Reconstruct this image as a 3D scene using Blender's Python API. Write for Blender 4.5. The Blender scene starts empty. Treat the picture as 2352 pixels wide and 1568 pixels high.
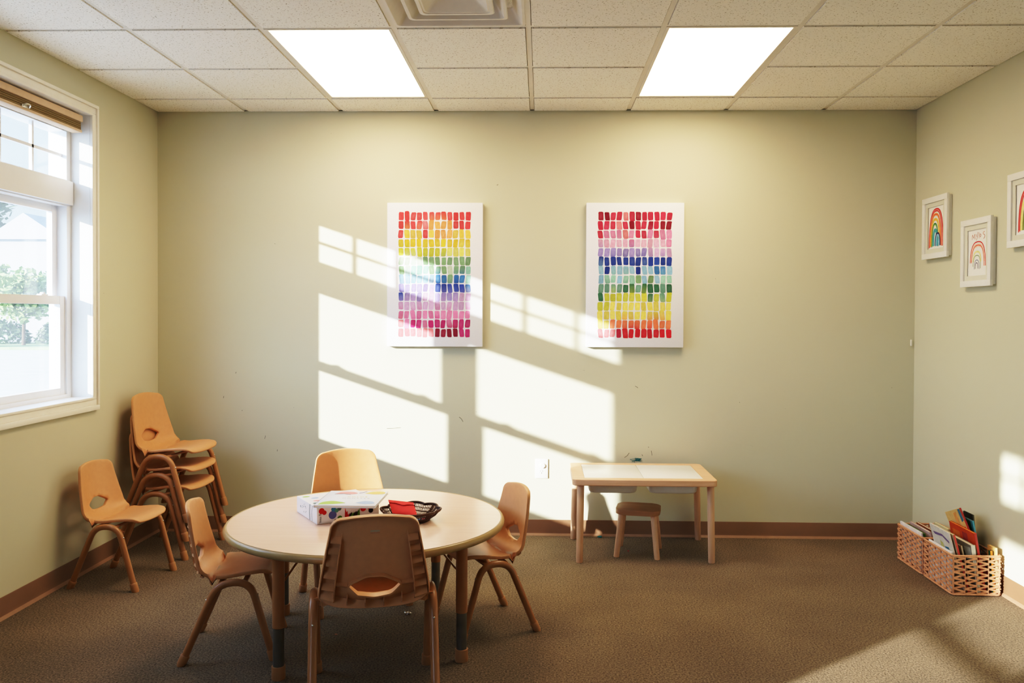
import bpy, bmesh, math, random
from mathutils import Vector, Matrix, Euler
from mathutils.geometry import delaunay_2d_cdt

scene = bpy.context.scene
COL = scene.collection
PI = math.pi
XL, XR, YW, H = -2.4764, 2.3435, 5.2914, 2.7035      # left wall, right wall, back wall, ceiling
YF = -3.2                                             # wall behind the camera
T = 0.6096                                            # ceiling grid
X0, R0 = -0.0663, 3.7551

# ------------------------------------------------------------------ helpers
def lin(v):
    v /= 255.0
    return v / 12.92 if v <= 0.04045 else ((v + 0.055) / 1.055) ** 2.4

def rgb(r, g, b):
    return (lin(r), lin(g), lin(b), 1.0)

MATS = {}
def mat(name, col, rough=0.5, spec=0.4, metal=0.0, var=0.06, scale=25.0, bump=0.0, coat=0.0, detail=3.0, stretch=None):
    if name in MATS:
        return MATS[name]
    m = bpy.data.materials.new(name)
    m.use_nodes = True
    nt = m.node_tree
    b = nt.nodes['Principled BSDF']
    b.inputs['Roughness'].default_value = rough
    b.inputs['Specular IOR Level'].default_value = spec
    b.inputs['Metallic'].default_value = metal
    b.inputs['Coat Weight'].default_value = coat
    b.inputs['Coat Roughness'].default_value = 0.12
    tc = nt.nodes.new('ShaderNodeTexCoord')
    src = tc.outputs['Object']
    if stretch:
        mp = nt.nodes.new('ShaderNodeMapping')
        mp.inputs['Scale'].default_value = stretch
        nt.links.new(src, mp.inputs['Vector'])
        src = mp.outputs['Vector']
    nz = nt.nodes.new('ShaderNodeTexNoise')
    nz.inputs['Scale'].default_value = scale
    nz.inputs['Detail'].default_value = detail
    nt.links.new(src, nz.inputs['Vector'])
    cr = nt.nodes.new('ShaderNodeValToRGB')
    cr.color_ramp.elements[0].position = 0.3
    cr.color_ramp.elements[1].position = 0.7
    cr.color_ramp.elements[0].color = [max(0, c * (1 - var)) for c in col[:3]] + [1]
    cr.color_ramp.elements[1].color = [min(1, c * (1 + var)) for c in col[:3]] + [1]
    nt.links.new(nz.outputs['Fac'], cr.inputs['Fac'])
    nt.links.new(cr.outputs['Color'], b.inputs['Base Color'])
    if bump:
        bp = nt.nodes.new('ShaderNodeBump')
        bp.inputs['Strength'].default_value = bump
        bp.inputs['Distance'].default_value = 0.004
        nt.links.new(nz.outputs['Fac'], bp.inputs['Height'])
        nt.links.new(bp.outputs['Normal'], b.inputs['Normal'])
    MATS[name] = m
    return m

def mk(name, bm, mats=None, parent=None, smooth=40, loc=None):
    bmesh.ops.recalc_face_normals(bm, faces=bm.faces[:])
    me = bpy.data.meshes.new(name)
    bm.to_mesh(me)
    bm.free()
    if mats is not None:
        for m in (mats if isinstance(mats, (list, tuple)) else [mats]):
            me.materials.append(m)
    if smooth:
        me.shade_smooth()
        me.set_sharp_from_angle(angle=math.radians(smooth))
    o = bpy.data.objects.new(name, me)
    COL.objects.link(o)
    if parent is not None:
        o.parent = parent
    if loc is not None:
        o.location = loc
    return o

def thing(name, label, cat, loc=(0, 0, 0), rz=0.0, group=None):
    o = bpy.data.objects.new(name, None)
    o.empty_display_size = 0.05
    COL.objects.link(o)
    o.location = loc
    o.rotation_euler = (0, 0, rz)
    return tag(o, label, cat, group)

def tag(o, label, cat, group=None):
    o['label'] = label
    o['category'] = cat
    if group:
        o['group'] = group
    return o

def structure(o, label=None, cat=None):
    o['kind'] = 'structure'
    if label:
        o['label'] = label
    if cat:
        o['category'] = cat
    return o

def dup(o, parent=None):
    c = o.copy()
    COL.objects.link(c)
    if parent is not None:
        c.parent = parent
    for ch in list(o.children):
        dup(ch, c)
    return c

def setmi(faces, mi):
    for f in faces:
        f.material_index = mi

def bx(bm, x0, x1, y0, y1, z0, z1, bev=0.0, mi=0, seg=2, M=None):
    t = bmesh.new()
    bmesh.ops.create_cube(t, size=1.0)
    for v in t.verts:
        v.co = Vector(((x0 + x1) / 2 + v.co.x * (x1 - x0), (y0 + y1) / 2 + v.co.y * (y1 - y0), (z0 + z1) / 2 + v.co.z * (z1 - z0)))
    if bev:
        bmesh.ops.bevel(t, geom=t.edges[:], offset=bev, segments=seg, profile=0.5, affect='EDGES')
    add(bm, t, mi, M)

def add(bm, t, mi=None, M=None):
    """append the temporary bmesh t to bm"""
    if mi is not None:
        setmi(t.faces, mi)
    if M is not None:
        t.transform(M)
    vm = {}
    for v in t.verts:
        vm[v] = bm.verts.new(v.co)
    for f in t.faces:
        try:
            nf = bm.faces.new([vm[v] for v in f.verts])
            nf.material_index = f.material_index
        except ValueError:
            pass
    t.free()

def tube(bm, pts, r, seg=12, closed=False, mi=0, cap=True, flat=None):
    """round (or flat ribbon, when flat=(width, thickness, up)) tube along points; r a number or one per point"""
    pts = [Vector(p) for p in pts]
    n = len(pts)
    rs = r if isinstance(r, (list, tuple)) else [r] * n
    rings = []
    nrm = None
    for i in range(n):
        if closed:
            d = (pts[(i + 1) % n] - pts[i - 1])
        else:
            d = pts[min(i + 1, n - 1)] - pts[max(i - 1, 0)]
        if d.length < 1e-9:
            d = Vector((0, 0, 1))
        d.normalize()
        if nrm is None:
            a = Vector((0, 0, 1)) if abs(d.z) < 0.9 else Vector((1, 0, 0))
            if flat:
                a = Vector(flat[2])
            nrm = (a - d * a.dot(d)).normalized()
        else:
            if flat:
                a = Vector(flat[2])
                nrm = (a - d * a.dot(d)).normalized()
            else:
                nrm = (nrm - d * nrm.dot(d)).normalized()
        bi = d.cross(nrm)
        ring = []
        if flat:
            w, t = flat[0] / 2, flat[1] / 2
            for sx, sy in ((-1, -1), (1, -1), (1, 1), (-1, 1)):
                ring.append(bm.verts.new(pts[i] + bi * (w * sx) + nrm * (t * sy)))
        else:
            for k in range(seg):
                an = 2 * PI * k / seg
                ring.append(bm.verts.new(pts[i] + (nrm * math.cos(an) + bi * math.sin(an)) * rs[i]))
        rings.append(ring)
    m = len(rings[0])
    cnt = n if closed else n - 1
    for i in range(cnt):
        a, b = rings[i], rings[(i + 1) % n]
        for k in range(m):
            f = bm.faces.new((a[k], a[(k + 1) % m], b[(k + 1) % m], b[k]))
            f.material_index = mi
    if cap and not closed:
        bm.faces.new(rings[0][::-1]).material_index = mi
        bm.faces.new(rings[-1]).material_index = mi
    return rings

def fillet(pts, rad, n=6):
    pts = [Vector(p) for p in pts]
    out = [pts[0]]
    for i in range(1, len(pts) - 1):
        a, b, c = pts[i - 1], pts[i], pts[i + 1]
        r = rad[i - 1] if isinstance(rad, (list, tuple)) else rad
        u, v = (a - b), (c - b)
        r = min(r, u.length * 0.49, v.length * 0.49)
        p, q = b + u.normalized() * r, b + v.normalized() * r
        for k in range(n + 1):
            t = k / n
            out.append(p * (1 - t) ** 2 + b * 2 * t * (1 - t) + q * t * t)
    out.append(pts[-1])
    return out

def lathe(bm, prof, center=(0, 0, 0), seg=32, mi=0):
    c = Vector(center)
    rings = []
    for r, z in prof:
        if r < 1e-6:
            rings.append([bm.verts.new(c + Vector((0, 0, z)))])
        else:
            rings.append([bm.verts.new(c + Vector((r * math.cos(2 * PI * k / seg), r * math.sin(2 * PI * k / seg), z))) for k in range(seg)])
    for a, b in zip(rings, rings[1:]):
        for k in range(seg):
            k2 = (k + 1) % seg
            if len(a) == 1 and len(b) == 1:
                continue
            if len(a) == 1:
                f = bm.faces.new((a[0], b[k2], b[k]))
            elif len(b) == 1:
                f = bm.faces.new((a[k], a[k2], b[0]))
            else:
                f = bm.faces.new((a[k], a[k2], b[k2], b[k]))
            f.material_index = mi

def prism(bm, poly, z0, z1, mi=0, bev=0.0, M=None, seg=2):
    t = bmesh.new()
    lo = [t.verts.new((x, y, z0)) for x, y in poly]
    hi = [t.verts.new((x, y, z1)) for x, y in poly]
    t.faces.new(lo[::-1])
    t.faces.new(hi)
    n = len(poly)
    for k in range(n):
        t.faces.new((lo[k], lo[(k + 1) % n], hi[(k + 1) % n], hi[k]))
    if bev:
        ed = [e for e in t.edges if abs(e.verts[0].co.z - e.verts[1].co.z) < 1e-6]
        bmesh.ops.bevel(t, geom=ed, offset=bev, segments=seg, profile=0.5, affect='EDGES')
    add(bm, t, mi, M)

def rrect(x0, x1, y0, y1, r, n=5):
    out = []
    for cx, cy, a0 in ((x1 - r, y1 - r, 0), (x0 + r, y1 - r, 90), (x0 + r, y0 + r, 180), (x1 - r, y0 + r, 270)):
        for k in range(n + 1):
            a = math.radians(a0 + 90 * k / n)
            out.append((cx + r * math.cos(a), cy + r * math.sin(a)))
    return out

def flatpoly(bm, pts, mi=0):
    vs = [bm.verts.new(p) for p in pts]
    f = bm.faces.new(vs)
    f.material_index = mi
    return f

def frame_ring(bm, axis_pts, bars, mi=0, bev=0.0):
    for b in bars:
        bx(bm, *b, bev=bev, mi=mi)

# ------------------------------------------------------------------ materials
def noise_speckle(name, base, dark, scale, lo, hi, rough, bump=0.0, big=None, extra_dark=None):
    m = bpy.data.materials.new(name)
    m.use_nodes = True
    nt = m.node_tree
    N, L = nt.nodes, nt.links
    b = N['Principled BSDF']
    b.inputs['Roughness'].default_value = rough
    b.inputs['Specular IOR Level'].default_value = 0.2
    tc = N.new('ShaderNodeTexCoord')
    nz = N.new('ShaderNodeTexNoise')
    nz.inputs['Scale'].default_value = scale
    nz.inputs['Detail'].default_value = 4
    nz.inputs['Roughness'].default_value = 0.65
    L.new(tc.outputs['Object'], nz.inputs['Vector'])
    cr = N.new('ShaderNodeValToRGB')
    cr.color_ramp.elements[0].position = lo
    cr.color_ramp.elements[1].position = hi
    cr.color_ramp.elements[0].color = dark
    cr.color_ramp.elements[1].color = base
    L.new(nz.outputs['Fac'], cr.inputs['Fac'])
    out = cr.outputs['Color']
    if big:
        n2 = N.new('ShaderNodeTexNoise')
        n2.inputs['Scale'].default_value = big[0]
        n2.inputs['Detail'].default_value = 3
        L.new(tc.outputs['Object'], n2.inputs['Vector'])
        c2 = N.new('ShaderNodeValToRGB')
        c2.color_ramp.elements[0].position = 0.35
        c2.color_ramp.elements[1].position = 0.65
        g = big[1]
        c2.color_ramp.elements[0].color = (1 - g, 1 - g, 1 - g, 1)
        c2.color_ramp.elements[1].color = (1, 1, 1, 1)
        L.new(n2.outputs['Fac'], c2.inputs['Fac'])
        mx = N.new('ShaderNodeMix')
        mx.data_type = 'RGBA'
        mx.blend_type = 'MULTIPLY'
        mx.inputs[0].default_value = 1.0
        L.new(out, mx.inputs[6])
        L.new(c2.outputs['Color'], mx.inputs[7])
        out = mx.outputs[2]
    L.new(out, b.inputs['Base Color'])
    if bump:
        bp = N.new('ShaderNodeBump')
        bp.inputs['Strength'].default_value = bump
        bp.inputs['Distance'].default_value = 0.006
        L.new(nz.outputs['Fac'], bp.inputs['Height'])
        L.new(bp.outputs['Normal'], b.inputs['Normal'])
    return m

def emis(name, col, strength):
    m = bpy.data.materials.new(name)
    m.use_nodes = True
    nt = m.node_tree
    nt.nodes.remove(nt.nodes['Principled BSDF'])
    e = nt.nodes.new('ShaderNodeEmission')
    e.inputs['Color'].default_value = col
    e.inputs['Strength'].default_value = strength
    nt.links.new(e.outputs[0], nt.nodes['Material Output'].inputs['Surface'])
    return m

def wood(name, c1, c2, rough=0.45, scale=6.0, axis='X', coat=0.0):
    m = bpy.data.materials.new(name)
    m.use_nodes = True
    nt = m.node_tree
    N, L = nt.nodes, nt.links
    b = N['Principled BSDF']
    b.inputs['Roughness'].default_value = rough
    b.inputs['Coat Weight'].default_value = coat
    b.inputs['Coat Roughness'].default_value = 0.15
    b.inputs['Specular IOR Level'].default_value = 0.35
    tc = N.new('ShaderNodeTexCoord')
    mp = N.new('ShaderNodeMapping')
    s = {'X': (1, 14, 14), 'Y': (14, 1, 14), 'Z': (14, 14, 1)}[axis]
    mp.inputs['Scale'].default_value = s
    L.new(tc.outputs['Object'], mp.inputs['Vector'])
    nz = N.new('ShaderNodeTexNoise')
    nz.inputs['Scale'].default_value = scale
    nz.inputs['Detail'].default_value = 5
    nz.inputs['Distortion'].default_value = 0.6
    L.new(mp.outputs['Vector'], nz.inputs['Vector'])
    cr = N.new('ShaderNodeValToRGB')
    cr.color_ramp.elements[0].position = 0.3
    cr.color_ramp.elements[1].position = 0.72
    cr.color_ramp.elements[0].color = c2
    cr.color_ramp.elements[1].color = c1
    L.new(nz.outputs['Fac'], cr.inputs['Fac'])
    L.new(cr.outputs['Color'], b.inputs['Base Color'])
    return m

def wall_paint(name, col):
    """matte paint with a few sparse scuff specks"""
    m = noise_speckle(name, col, [c * 0.45 for c in col[:3]] + [1], 16.0, 0.235, 0.25, 0.75)
    return m

M_WALL = wall_paint('sage_paint', (0.61, 0.60, 0.47, 1))
M_CEIL = noise_speckle('fissured_tile', (0.96, 0.93, 0.86, 1), (0.36, 0.31, 0.23, 1), 120, 0.34, 0.41, 0.9, bump=0.25)
M_GRID = mat('grid_white', (0.80, 0.76, 0.68, 1), 0.6, var=0.02)
M_CARPET = noise_speckle('carpet_brown', (0.37, 0.29, 0.205, 1), (0.075, 0.055, 0.038, 1), 130, 0.32, 0.70, 0.95, bump=0.9, big=(2.2, 0.18))
M_BASE = mat('vinyl_base', (0.22, 0.125, 0.075, 1), 0.45, var=0.05, scale=6)
M_WHITE = mat('white_trim', (0.82, 0.82, 0.80, 1), 0.4, var=0.015)
M_CREAM = mat('casing_paint', (0.87, 0.85, 0.79, 1), 0.4, var=0.015)
M_VINYL = mat('window_vinyl', (0.85, 0.86, 0.88, 1), 0.35, var=0.01)
M_PLASTIC = mat('peach_plastic', (0.66, 0.35, 0.175, 1), 0.42, spec=0.45, var=0.03, scale=40, bump=0.03)
M_TUBE = mat('tan_powder_coat', (0.42, 0.20, 0.085, 1), 0.3, spec=0.5, var=0.04, scale=18)
M_CAP = mat('tan_cap', (0.46, 0.235, 0.11, 1), 0.5, var=0.04)
M_STEEL = mat('grey_steel', (0.19, 0.19, 0.175, 1), 0.35, metal=0.7, var=0.08)
M_CHROME = mat('bright_metal', (0.75, 0.74, 0.70, 1), 0.2, metal=1.0, var=0.03)
M_DARKM = mat('dark_metal', (0.06, 0.05, 0.045, 1), 0.45, metal=0.5, var=0.1)
M_LAM = wood('maple_laminate', (0.90, 0.64, 0.49, 1), (0.84, 0.57, 0.43, 1), 0.28, 3.0, 'X', coat=0.35)
M_RIM = mat('tan_edge_band', (0.44, 0.32, 0.16, 1), 0.3, spec=0.5, var=0.04)
M_PINE = wood('pine', (0.80, 0.53, 0.36, 1), (0.68, 0.41, 0.26, 1), 0.45, 4.0, 'X')
M_PINEZ = wood('pine_leg', (0.78, 0.52, 0.35, 1), (0.64, 0.39, 0.25, 1), 0.45, 4.0, 'Z')
M_STOOL = wood('stool_wood', (0.50, 0.28, 0.15, 1), (0.42, 0.22, 0.115, 1), 0.5, 4.0, 'X')
M_BOARD = mat('white_board', (0.86, 0.87, 0.86, 1), 0.25, var=0.01)
M_BIN = mat('frosted_bin', (0.72, 0.74, 0.76, 1), 0.35, var=0.02)
M_WICKER = mat('paper_rope', (0.60, 0.31, 0.185, 1), 0.7, var=0.16, scale=60, bump=0.3)
M_DARKWICK = mat('dark_wicker', (0.075, 0.030, 0.016, 1), 0.45, var=0.3, scale=90)
M_PAPER = mat('paper', (0.86, 0.85, 0.82, 1), 0.7, var=0.02)
M_CANVAS = mat('canvas_white', (0.85, 0.86, 0.93, 1), 0.75, var=0.015, scale=200, bump=0.05)
M_BLINDL = mat('blind_light', (0.62, 0.47, 0.33, 1), 0.8, var=0.04)
M_BLINDD = mat('blind_dark', (0.24, 0.18, 0.09, 1), 0.85, var=0.05)
M_FELT = mat('red_felt', (0.80, 0.055, 0.05, 1), 0.8, var=0.08)
M_LIGHT = emis('diffuser_glow', (1.0, 0.76, 0.50, 1), 8.0)

def flatmat(name, r, g, b, rough=0.6, var=0.05):
    return mat(name, rgb(r, g, b), rough, var=var, scale=40)

# glass: see-through with a thin reflective, slightly hazy surface
def glass_mat():
    m = bpy.data.materials.new('window_glass')
    m.use_nodes = True
    nt = m.node_tree
    N, L = nt.nodes, nt.links
    N.remove(N['Principled BSDF'])
    tr = N.new('ShaderNodeBsdfTransparent')
    tr.inputs['Color'].default_value = (0.96, 0.98, 0.98, 1)
    gl = N.new('ShaderNodeBsdfGlossy')
    gl.inputs['Roughness'].default_value = 0.02
    tl = N.new('ShaderNodeBsdfTranslucent')
    tl.inputs['Color'].default_value = (0.85, 0.92, 1.0, 1)
    nz = N.new('ShaderNodeTexNoise')
    nz.inputs['Scale'].default_value = 3
    mth = N.new('ShaderNodeMath')
    mth.operation = 'MULTIPLY'
    mth.inputs[1].default_value = 0.06
    L.new(nz.outputs['Fac'], mth.inputs[0])
    m1 = N.new('ShaderNodeMixShader')
    L.new(mth.outputs[0], m1.inputs[0])
    L.new(tr.outputs[0], m1.inputs[1])
    L.new(tl.outputs[0], m1.inputs[2])
    m2 = N.new('ShaderNodeMixShader')
    m2.inputs[0].default_value = 0.06
    L.new(m1.outputs[0], m2.inputs[1])
    L.new(gl.outputs[0], m2.inputs[2])
    L.new(m2.outputs[0], N['Material Output'].inputs['Surface'])
    return m
M_GLASS = glass_mat()

# vertex-colour paint (watercolour daubs)
def vcol_mat(name, rough=0.7):
    m = bpy.data.materials.new(name)
    m.use_nodes = True
    nt = m.node_tree
    N, L = nt.nodes, nt.links
    b = N['Principled BSDF']
    b.inputs['Roughness'].default_value = rough
    b.inputs['Specular IOR Level'].default_value = 0.2
    at = N.new('ShaderNodeAttribute')
    at.attribute_name = 'Col'
    nz = N.new('ShaderNodeTexNoise')
    nz.inputs['Scale'].default_value = 45
    cr = N.new('ShaderNodeValToRGB')
    cr.color_ramp.elements[0].position = 0.3
    cr.color_ramp.elements[1].position = 0.7
    cr.color_ramp.elements[0].color = (0.72, 0.72, 0.72, 1)
    cr.color_ramp.elements[1].color = (1, 1, 1, 1)
    L.new(nz.outputs['Fac'], cr.inputs['Fac'])
    mx = N.new('ShaderNodeMix')
    mx.data_type = 'RGBA'
    mx.blend_type = 'MULTIPLY'
    mx.inputs[0].default_value = 0.7
    L.new(at.outputs['Color'], mx.inputs[6])
    L.new(cr.outputs['Color'], mx.inputs[7])
    L.new(mx.outputs[2], b.inputs['Base Color'])
    return m
M_VCOL = vcol_mat('watercolour')

# ------------------------------------------------------------------ room shell
bm = bmesh.new()
bx(bm, XL - 0.25, XR + 0.2, YF - 0.2, YW + 0.2, -0.12, 0.0)
structure(mk('floor', bm, M_CARPET, smooth=0), 'dark brown speckled carpet floor', 'floor')

bm = bmesh.new()
bx(bm, XL - 0.25, XR + 0.2, YW, YW + 0.15, 0, H + 0.1)
wall_back = structure(mk('wall_back', bm, M_WALL, smooth=0), 'sage green painted back wall', 'wall')
bm = bmesh.new()
bx(bm, XR, XR + 0.15, YF, YW, 0, H + 0.1)
structure(mk('wall_right', bm, M_WALL, smooth=0), 'sage green painted right wall', 'wall')
bm = bmesh.new()
bx(bm, XL - 0.25, XR + 0.2, YF - 0.15, YF, 0, H + 0.1)
structure(mk('wall_front', bm, M_WALL, smooth=0), 'sage green wall facing the back wall', 'wall')

WZ0, WZ1 = 0.944, 2.485
OPEN = [(2.780, 4.484), (2.780 - 3.957, 4.484 - 3.957)]
WT = 0.21
bm = bmesh.new()
bx(bm, XL - WT, XL, YF, YW, 0, WZ0 - 0.012)
bx(bm, XL - WT, XL, YF, YW, WZ1 + 0.012, H + 0.1)
ys = [YF] + [v for o in sorted(OPEN) for v in (o[0] - 0.012, o[1] + 0.012)] + [YW]
for a, b in zip(ys[0::2], ys[1::2]):
    bx(bm, XL - WT, XL, a, b, WZ0 - 0.012, WZ1 + 0.012)
structure(mk('wall_left', bm, M_WALL, smooth=0), 'sage green painted left wall with window openings', 'wall')

# ceiling: tile faces hang a little below the metal grid
skip = set()
LIGHT_CELLS = [(-2, 0), (1, 0)]
for c, r in LIGHT_CELLS:
    skip.add((c, r)); skip.add((c, r + 1))
VENT_CELL = (-1, -1)
skip.add(VENT_CELL)
bm = bmesh.new()
bx(bm, XL - 0.2, XR + 0.2, YF - 0.1, YW + 0.1, H + 0.06, H + 0.1)
xs = [XL] + [X0 + T * k for k in range(-3, 4)] + [XR]
rows = [YF] + [R0 + T * k for k in range(-11, 3)] + [YW]
for i in range(len(xs) - 1):
    for j in range(len(rows) - 1):
        if (i - 4, j - 12) in skip:
            continue
        a, b, c, d = xs[i], xs[i + 1], rows[j], rows[j + 1]
        g = 0.015
        l = 0.006 if i == 0 else g
        r = 0.006 if i == len(xs) - 2 else g
        n = 0.006 if j == 0 else g
        f = 0.006 if j == len(rows) - 2 else g
        bx(bm, a + l, b - r, c + n, d - f, H - 0.005, H + 0.02)
structure(mk('ceiling', bm, M_CEIL, smooth=0), 'suspended ceiling of speckled cream tiles', 'ceiling')
bm = bmesh.new()
for x in xs[1:-1]:
    bx(bm, x - 0.012, x + 0.012, YF, YW, H, H + 0.03)
for j, y in enumerate(rows[1:-1]):
    r_ = j - 11
    cuts = sorted((X0 + T * c, X0 + T * (c + 1)) for c, r in LIGHT_CELLS if r_ == r + 1)
    a = XL
    for c0, c1 in cuts + [(XR, XR)]:
        bx(bm, a, c0, y - 0.012, y + 0.012, H + 0.0005, H + 0.03)
        a = c1
bx(bm, XL, XL + 0.02, YF, YW, H, H + 0.03)
bx(bm, XR - 0.02, XR, YF, YW, H, H + 0.03)
bx(bm, XL, XR, YW - 0.02, YW, H, H + 0.03)
structure(mk('trim_1', bm, M_GRID, smooth=0), 'metal ceiling grid bars', 'ceiling grid')

# vinyl baseboards with a curved toe
def baseboard(name, p, q, inward, label):
    bm = bmesh.new()
    prof = [(0.0, 0.0), (0.022, 0.0), (0.018, 0.006), (0.009, 0.013), (0.005, 0.024), (0.005, 0.094), (0.003, 0.098), (0.0, 0.098)]
    p, q, n = Vector(p), Vector(q), Vector(inward)
    rings = [[bm.verts.new(e + n * o + Vector((0, 0, z))) for o, z in prof] for e in (p, q)]
    m = len(prof)
    for k in range(m):
        f = bm.faces.new((rings[0][k], rings[0][(k + 1) % m], rings[1][(k + 1) % m], rings[1][k]))
        f.material_index = 1 if k in (1, 2) else 0
    bm.faces.new(rings[0][::-1]); bm.faces.new(rings[1])
    structure(mk(name, bm, [M_BASE, mat('vinyl_toe', (0.33, 0.20, 0.13, 1), 0.4)], smooth=30), label, 'baseboard')
baseboard('baseboard_back', (XL, YW, 0), (XR, YW, 0), (0, -1, 0), 'brown vinyl baseboard along the back wall')
baseboard('baseboard_left', (XL, YF, 0), (XL, YW, 0), (1, 0, 0), 'brown vinyl baseboard along the left wall')
baseboard('baseboard_right', (XR, YF, 0), (XR, YW, 0), (-1, 0, 0), 'brown vinyl baseboard along the right wall')

# teal crayon scribble on the back wall above the activity table
bm = bmesh.new()
rnd = random.Random(4)
for (cx, cz, s, n) in ((0.615, 0.487, 0.022, 34), (0.60, 0.482, 0.03, 12)):
    pts = []
    for k in range(n):
        pts.append((cx + rnd.uniform(-s, s) * (1.3 if k % 2 else 0.8), YW - 0.0012, cz + rnd.uniform(-s, s) * 0.55))
    tube(bm, pts, 0.0011, 4)
mk('crayon_scribble', bm, flatmat('teal_crayon', 20, 110, 120), wall_back)
bm = bmesh.new()
for (x, z, dx, dz) in ((-0.525, 0.75, 0.025, -0.03), (0.595, 0.955, 0.018, -0.012), (0.53, 0.50, 0.03, 0.03), (-0.99, 0.673, 0.09, 0.006),
                       (0.70, 0.545, 0.004, -0.03), (0.64, 0.52, 0.006, -0.01), (1.253, 0.858, 0.003, -0.004), (0.68, 0.57, 0.004, -0.006), (-1.78, 0.60, 0.004, 0.02),
                       (-1.70, 0.52, 0.002, 0.012), (-2.05, 0.86, 0.003, 0.013), (-1.93, 0.78, 0.005, 0.003), (-1.97, 1.02, 0.004, 0.01)):
    tube(bm, [(x, YW - 0.0008, z), (x + dx * 0.6, YW - 0.0008, z + dz * 0.4), (x + dx, YW - 0.0008, z + dz)], 0.0012, 4)
mk('scuff_mark', bm, flatmat('scuff_grey', 70, 70, 62), wall_back)

# ------------------------------------------------------------------ windows (each a pair of transom + double-hung units)
def make_window(name, y0, y1, label):
    root = bpy.data.objects.new(name, None)
    COL.objects.link(root)
    root.location = (XL, (y0 + y1) / 2, WZ0)
    structure(root, label, 'window')
    inv = Matrix.Translation(-Vector(root.location))
    def part(nm, bm, m, parent=root, sm=30):
        bm.transform(inv)
        return mk(nm, bm, m, parent, smooth=sm)
    W = 0.064
    bm = bmesh.new()
    def ring4(bm, t, o, w, bot=0.0):
        bx(bm, XL, XL + t, y0 - o - w, y1 + o + w, WZ1 + o, WZ1 + o + w, bev=0.003)
        bx(bm, XL, XL + t, y0 - o - w, y1 + o + w, WZ0 - o - w - bot, WZ0 - o, bev=0.003)
        bx(bm, XL, XL + t, y0 - o - w, y0 - o, WZ0 - o, WZ1 + o, bev=0.003)
        bx(bm, XL, XL + t, y1 + o, y1 + o + w, WZ0 - o, WZ1 + o, bev=0.003)
    ring4(bm, 0.018, 0.0, 0.014)
    ring4(bm, 0.013, 0.014, W - 0.032, 0.0)
    ring4(bm, 0.022, W - 0.018, 0.018, 0.01)
    part('casing', bm, M_CREAM)
    bm = bmesh.new()
    for a, b, c, d in ((y0 - 0.012, y0, WZ0, WZ1), (y1, y1 + 0.012, WZ0, WZ1), (y0 - 0.012, y1 + 0.012, WZ1, WZ1 + 0.012), (y0 - 0.012, y1 + 0.012, WZ0 - 0.012, WZ0)):
        bx(bm, XL - WT - 0.01, XL + 0.004, a, b, c, d)
    part('jamb_liner', bm, M_WHITE)
    ym = (y0 + y1) / 2
    for a, b in ((ym, y1), (y0, ym)):
        X = lambda d: XL - d
        fw = 0.038
        bm = bmesh.new()
        dA, dB = 0.105, 0.205
        bx(bm, X(dB), X(dA), a, a + fw, WZ0, WZ1)
        bx(bm, X(dB), X(dA), b - fw, b, WZ0, WZ1)
        bx(bm, X(dB - 0.001), X(dA + 0.001), a + fw, b - fw, 2.388, WZ1)
        bx(bm, X(dB - 0.001), X(dA + 0.001), a + fw, b - fw, WZ0, WZ0 + 0.02)
        bx(bm, X(dB - 0.001), X(dA + 0.001), a + fw, b - fw, 1.985, 2.128)
        bx(bm, X(dA - 0.0005), X(dA - 0.018), a + 0.002, b - 0.002, 1.992, 2.122, bev=0.004)
        fr = part('frame', bm, M_VINYL)
        bm = bmesh.new()
        bx(bm, X(0.140), X(0.136), a + fw - 0.004, b - fw + 0.004, 2.12, 2.395)
        part('transom_pane', bm, M_GLASS, root, 0)
        bm = bmesh.new()
        gw = (b - a - 2 * fw)
        for k in (1, 2):
            yy = a + fw + gw * k / 3
            bx(bm, X(0.146), X(0.130), yy - 0.008, yy + 0.008, 2.128, 2.388)
        bx(bm, X(0.146), X(0.130), a + fw, b - fw, 2.252, 2.268)
        part('muntin_grid', bm, M_VINYL)
        # upper sash (outer track) and lower sash (inner track)
        for nm, d0, d1, z0, z1, bot, top in (('upper_sash', 0.160, 0.190, 1.455, 1.985, 0.04, 0.035), ('lower_sash', 0.118, 0.150, WZ0 + 0.02, 1.497, 0.036, 0.045)):
            sw = 0.044
            s0, s1 = a + fw, b - fw
            bm = bmesh.new()
            bx(bm, X(d1), X(d0), s0, s0 + sw, z0, z1)
            bx(bm, X(d1), X(d0), s1 - sw, s1, z0, z1)
            bx(bm, X(d1 - 0.001), X(d0 + 0.001), s0 + sw, s1 - sw, z0, z0 + bot)
            bx(bm, X(d1 - 0.001), X(d0 + 0.001), s0 + sw, s1 - sw, z1 - top, z1)
            sash = part(nm, bm, M_VINYL)
            bm = bmesh.new()
            dm = (d0 + d1) / 2
            bx(bm, X(dm + 0.002), X(dm - 0.002), s0 + sw - 0.004, s1 - sw + 0.004, z0 + bot - 0.004, z1 - top + 0.004)
            part('glass_pane', bm, M_GLASS, sash, 0)
            if nm == 'lower_sash':
                for f in (0.22, 0.78):
                    bm = bmesh.new()
                    yy = s0 + (s1 - s0) * f
                    bx(bm, X(0.150), X(0.122), yy - 0.03, yy + 0.03, z1, z1 + 0.008, bev=0.003)
                    lathe(bm, [(0, 0.018), (0.012, 0.016), (0.014, 0.007)], (X(0.136), yy, z1), 14)
                    part('sash_lock', bm, M_VINYL, sash)
    return root
make_window('window_1', *OPEN[0], 'white trimmed double hung window with gridded transom above')
make_window('window_2', *OPEN[1], 'white trimmed double hung window beside the camera end of the left wall')

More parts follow.
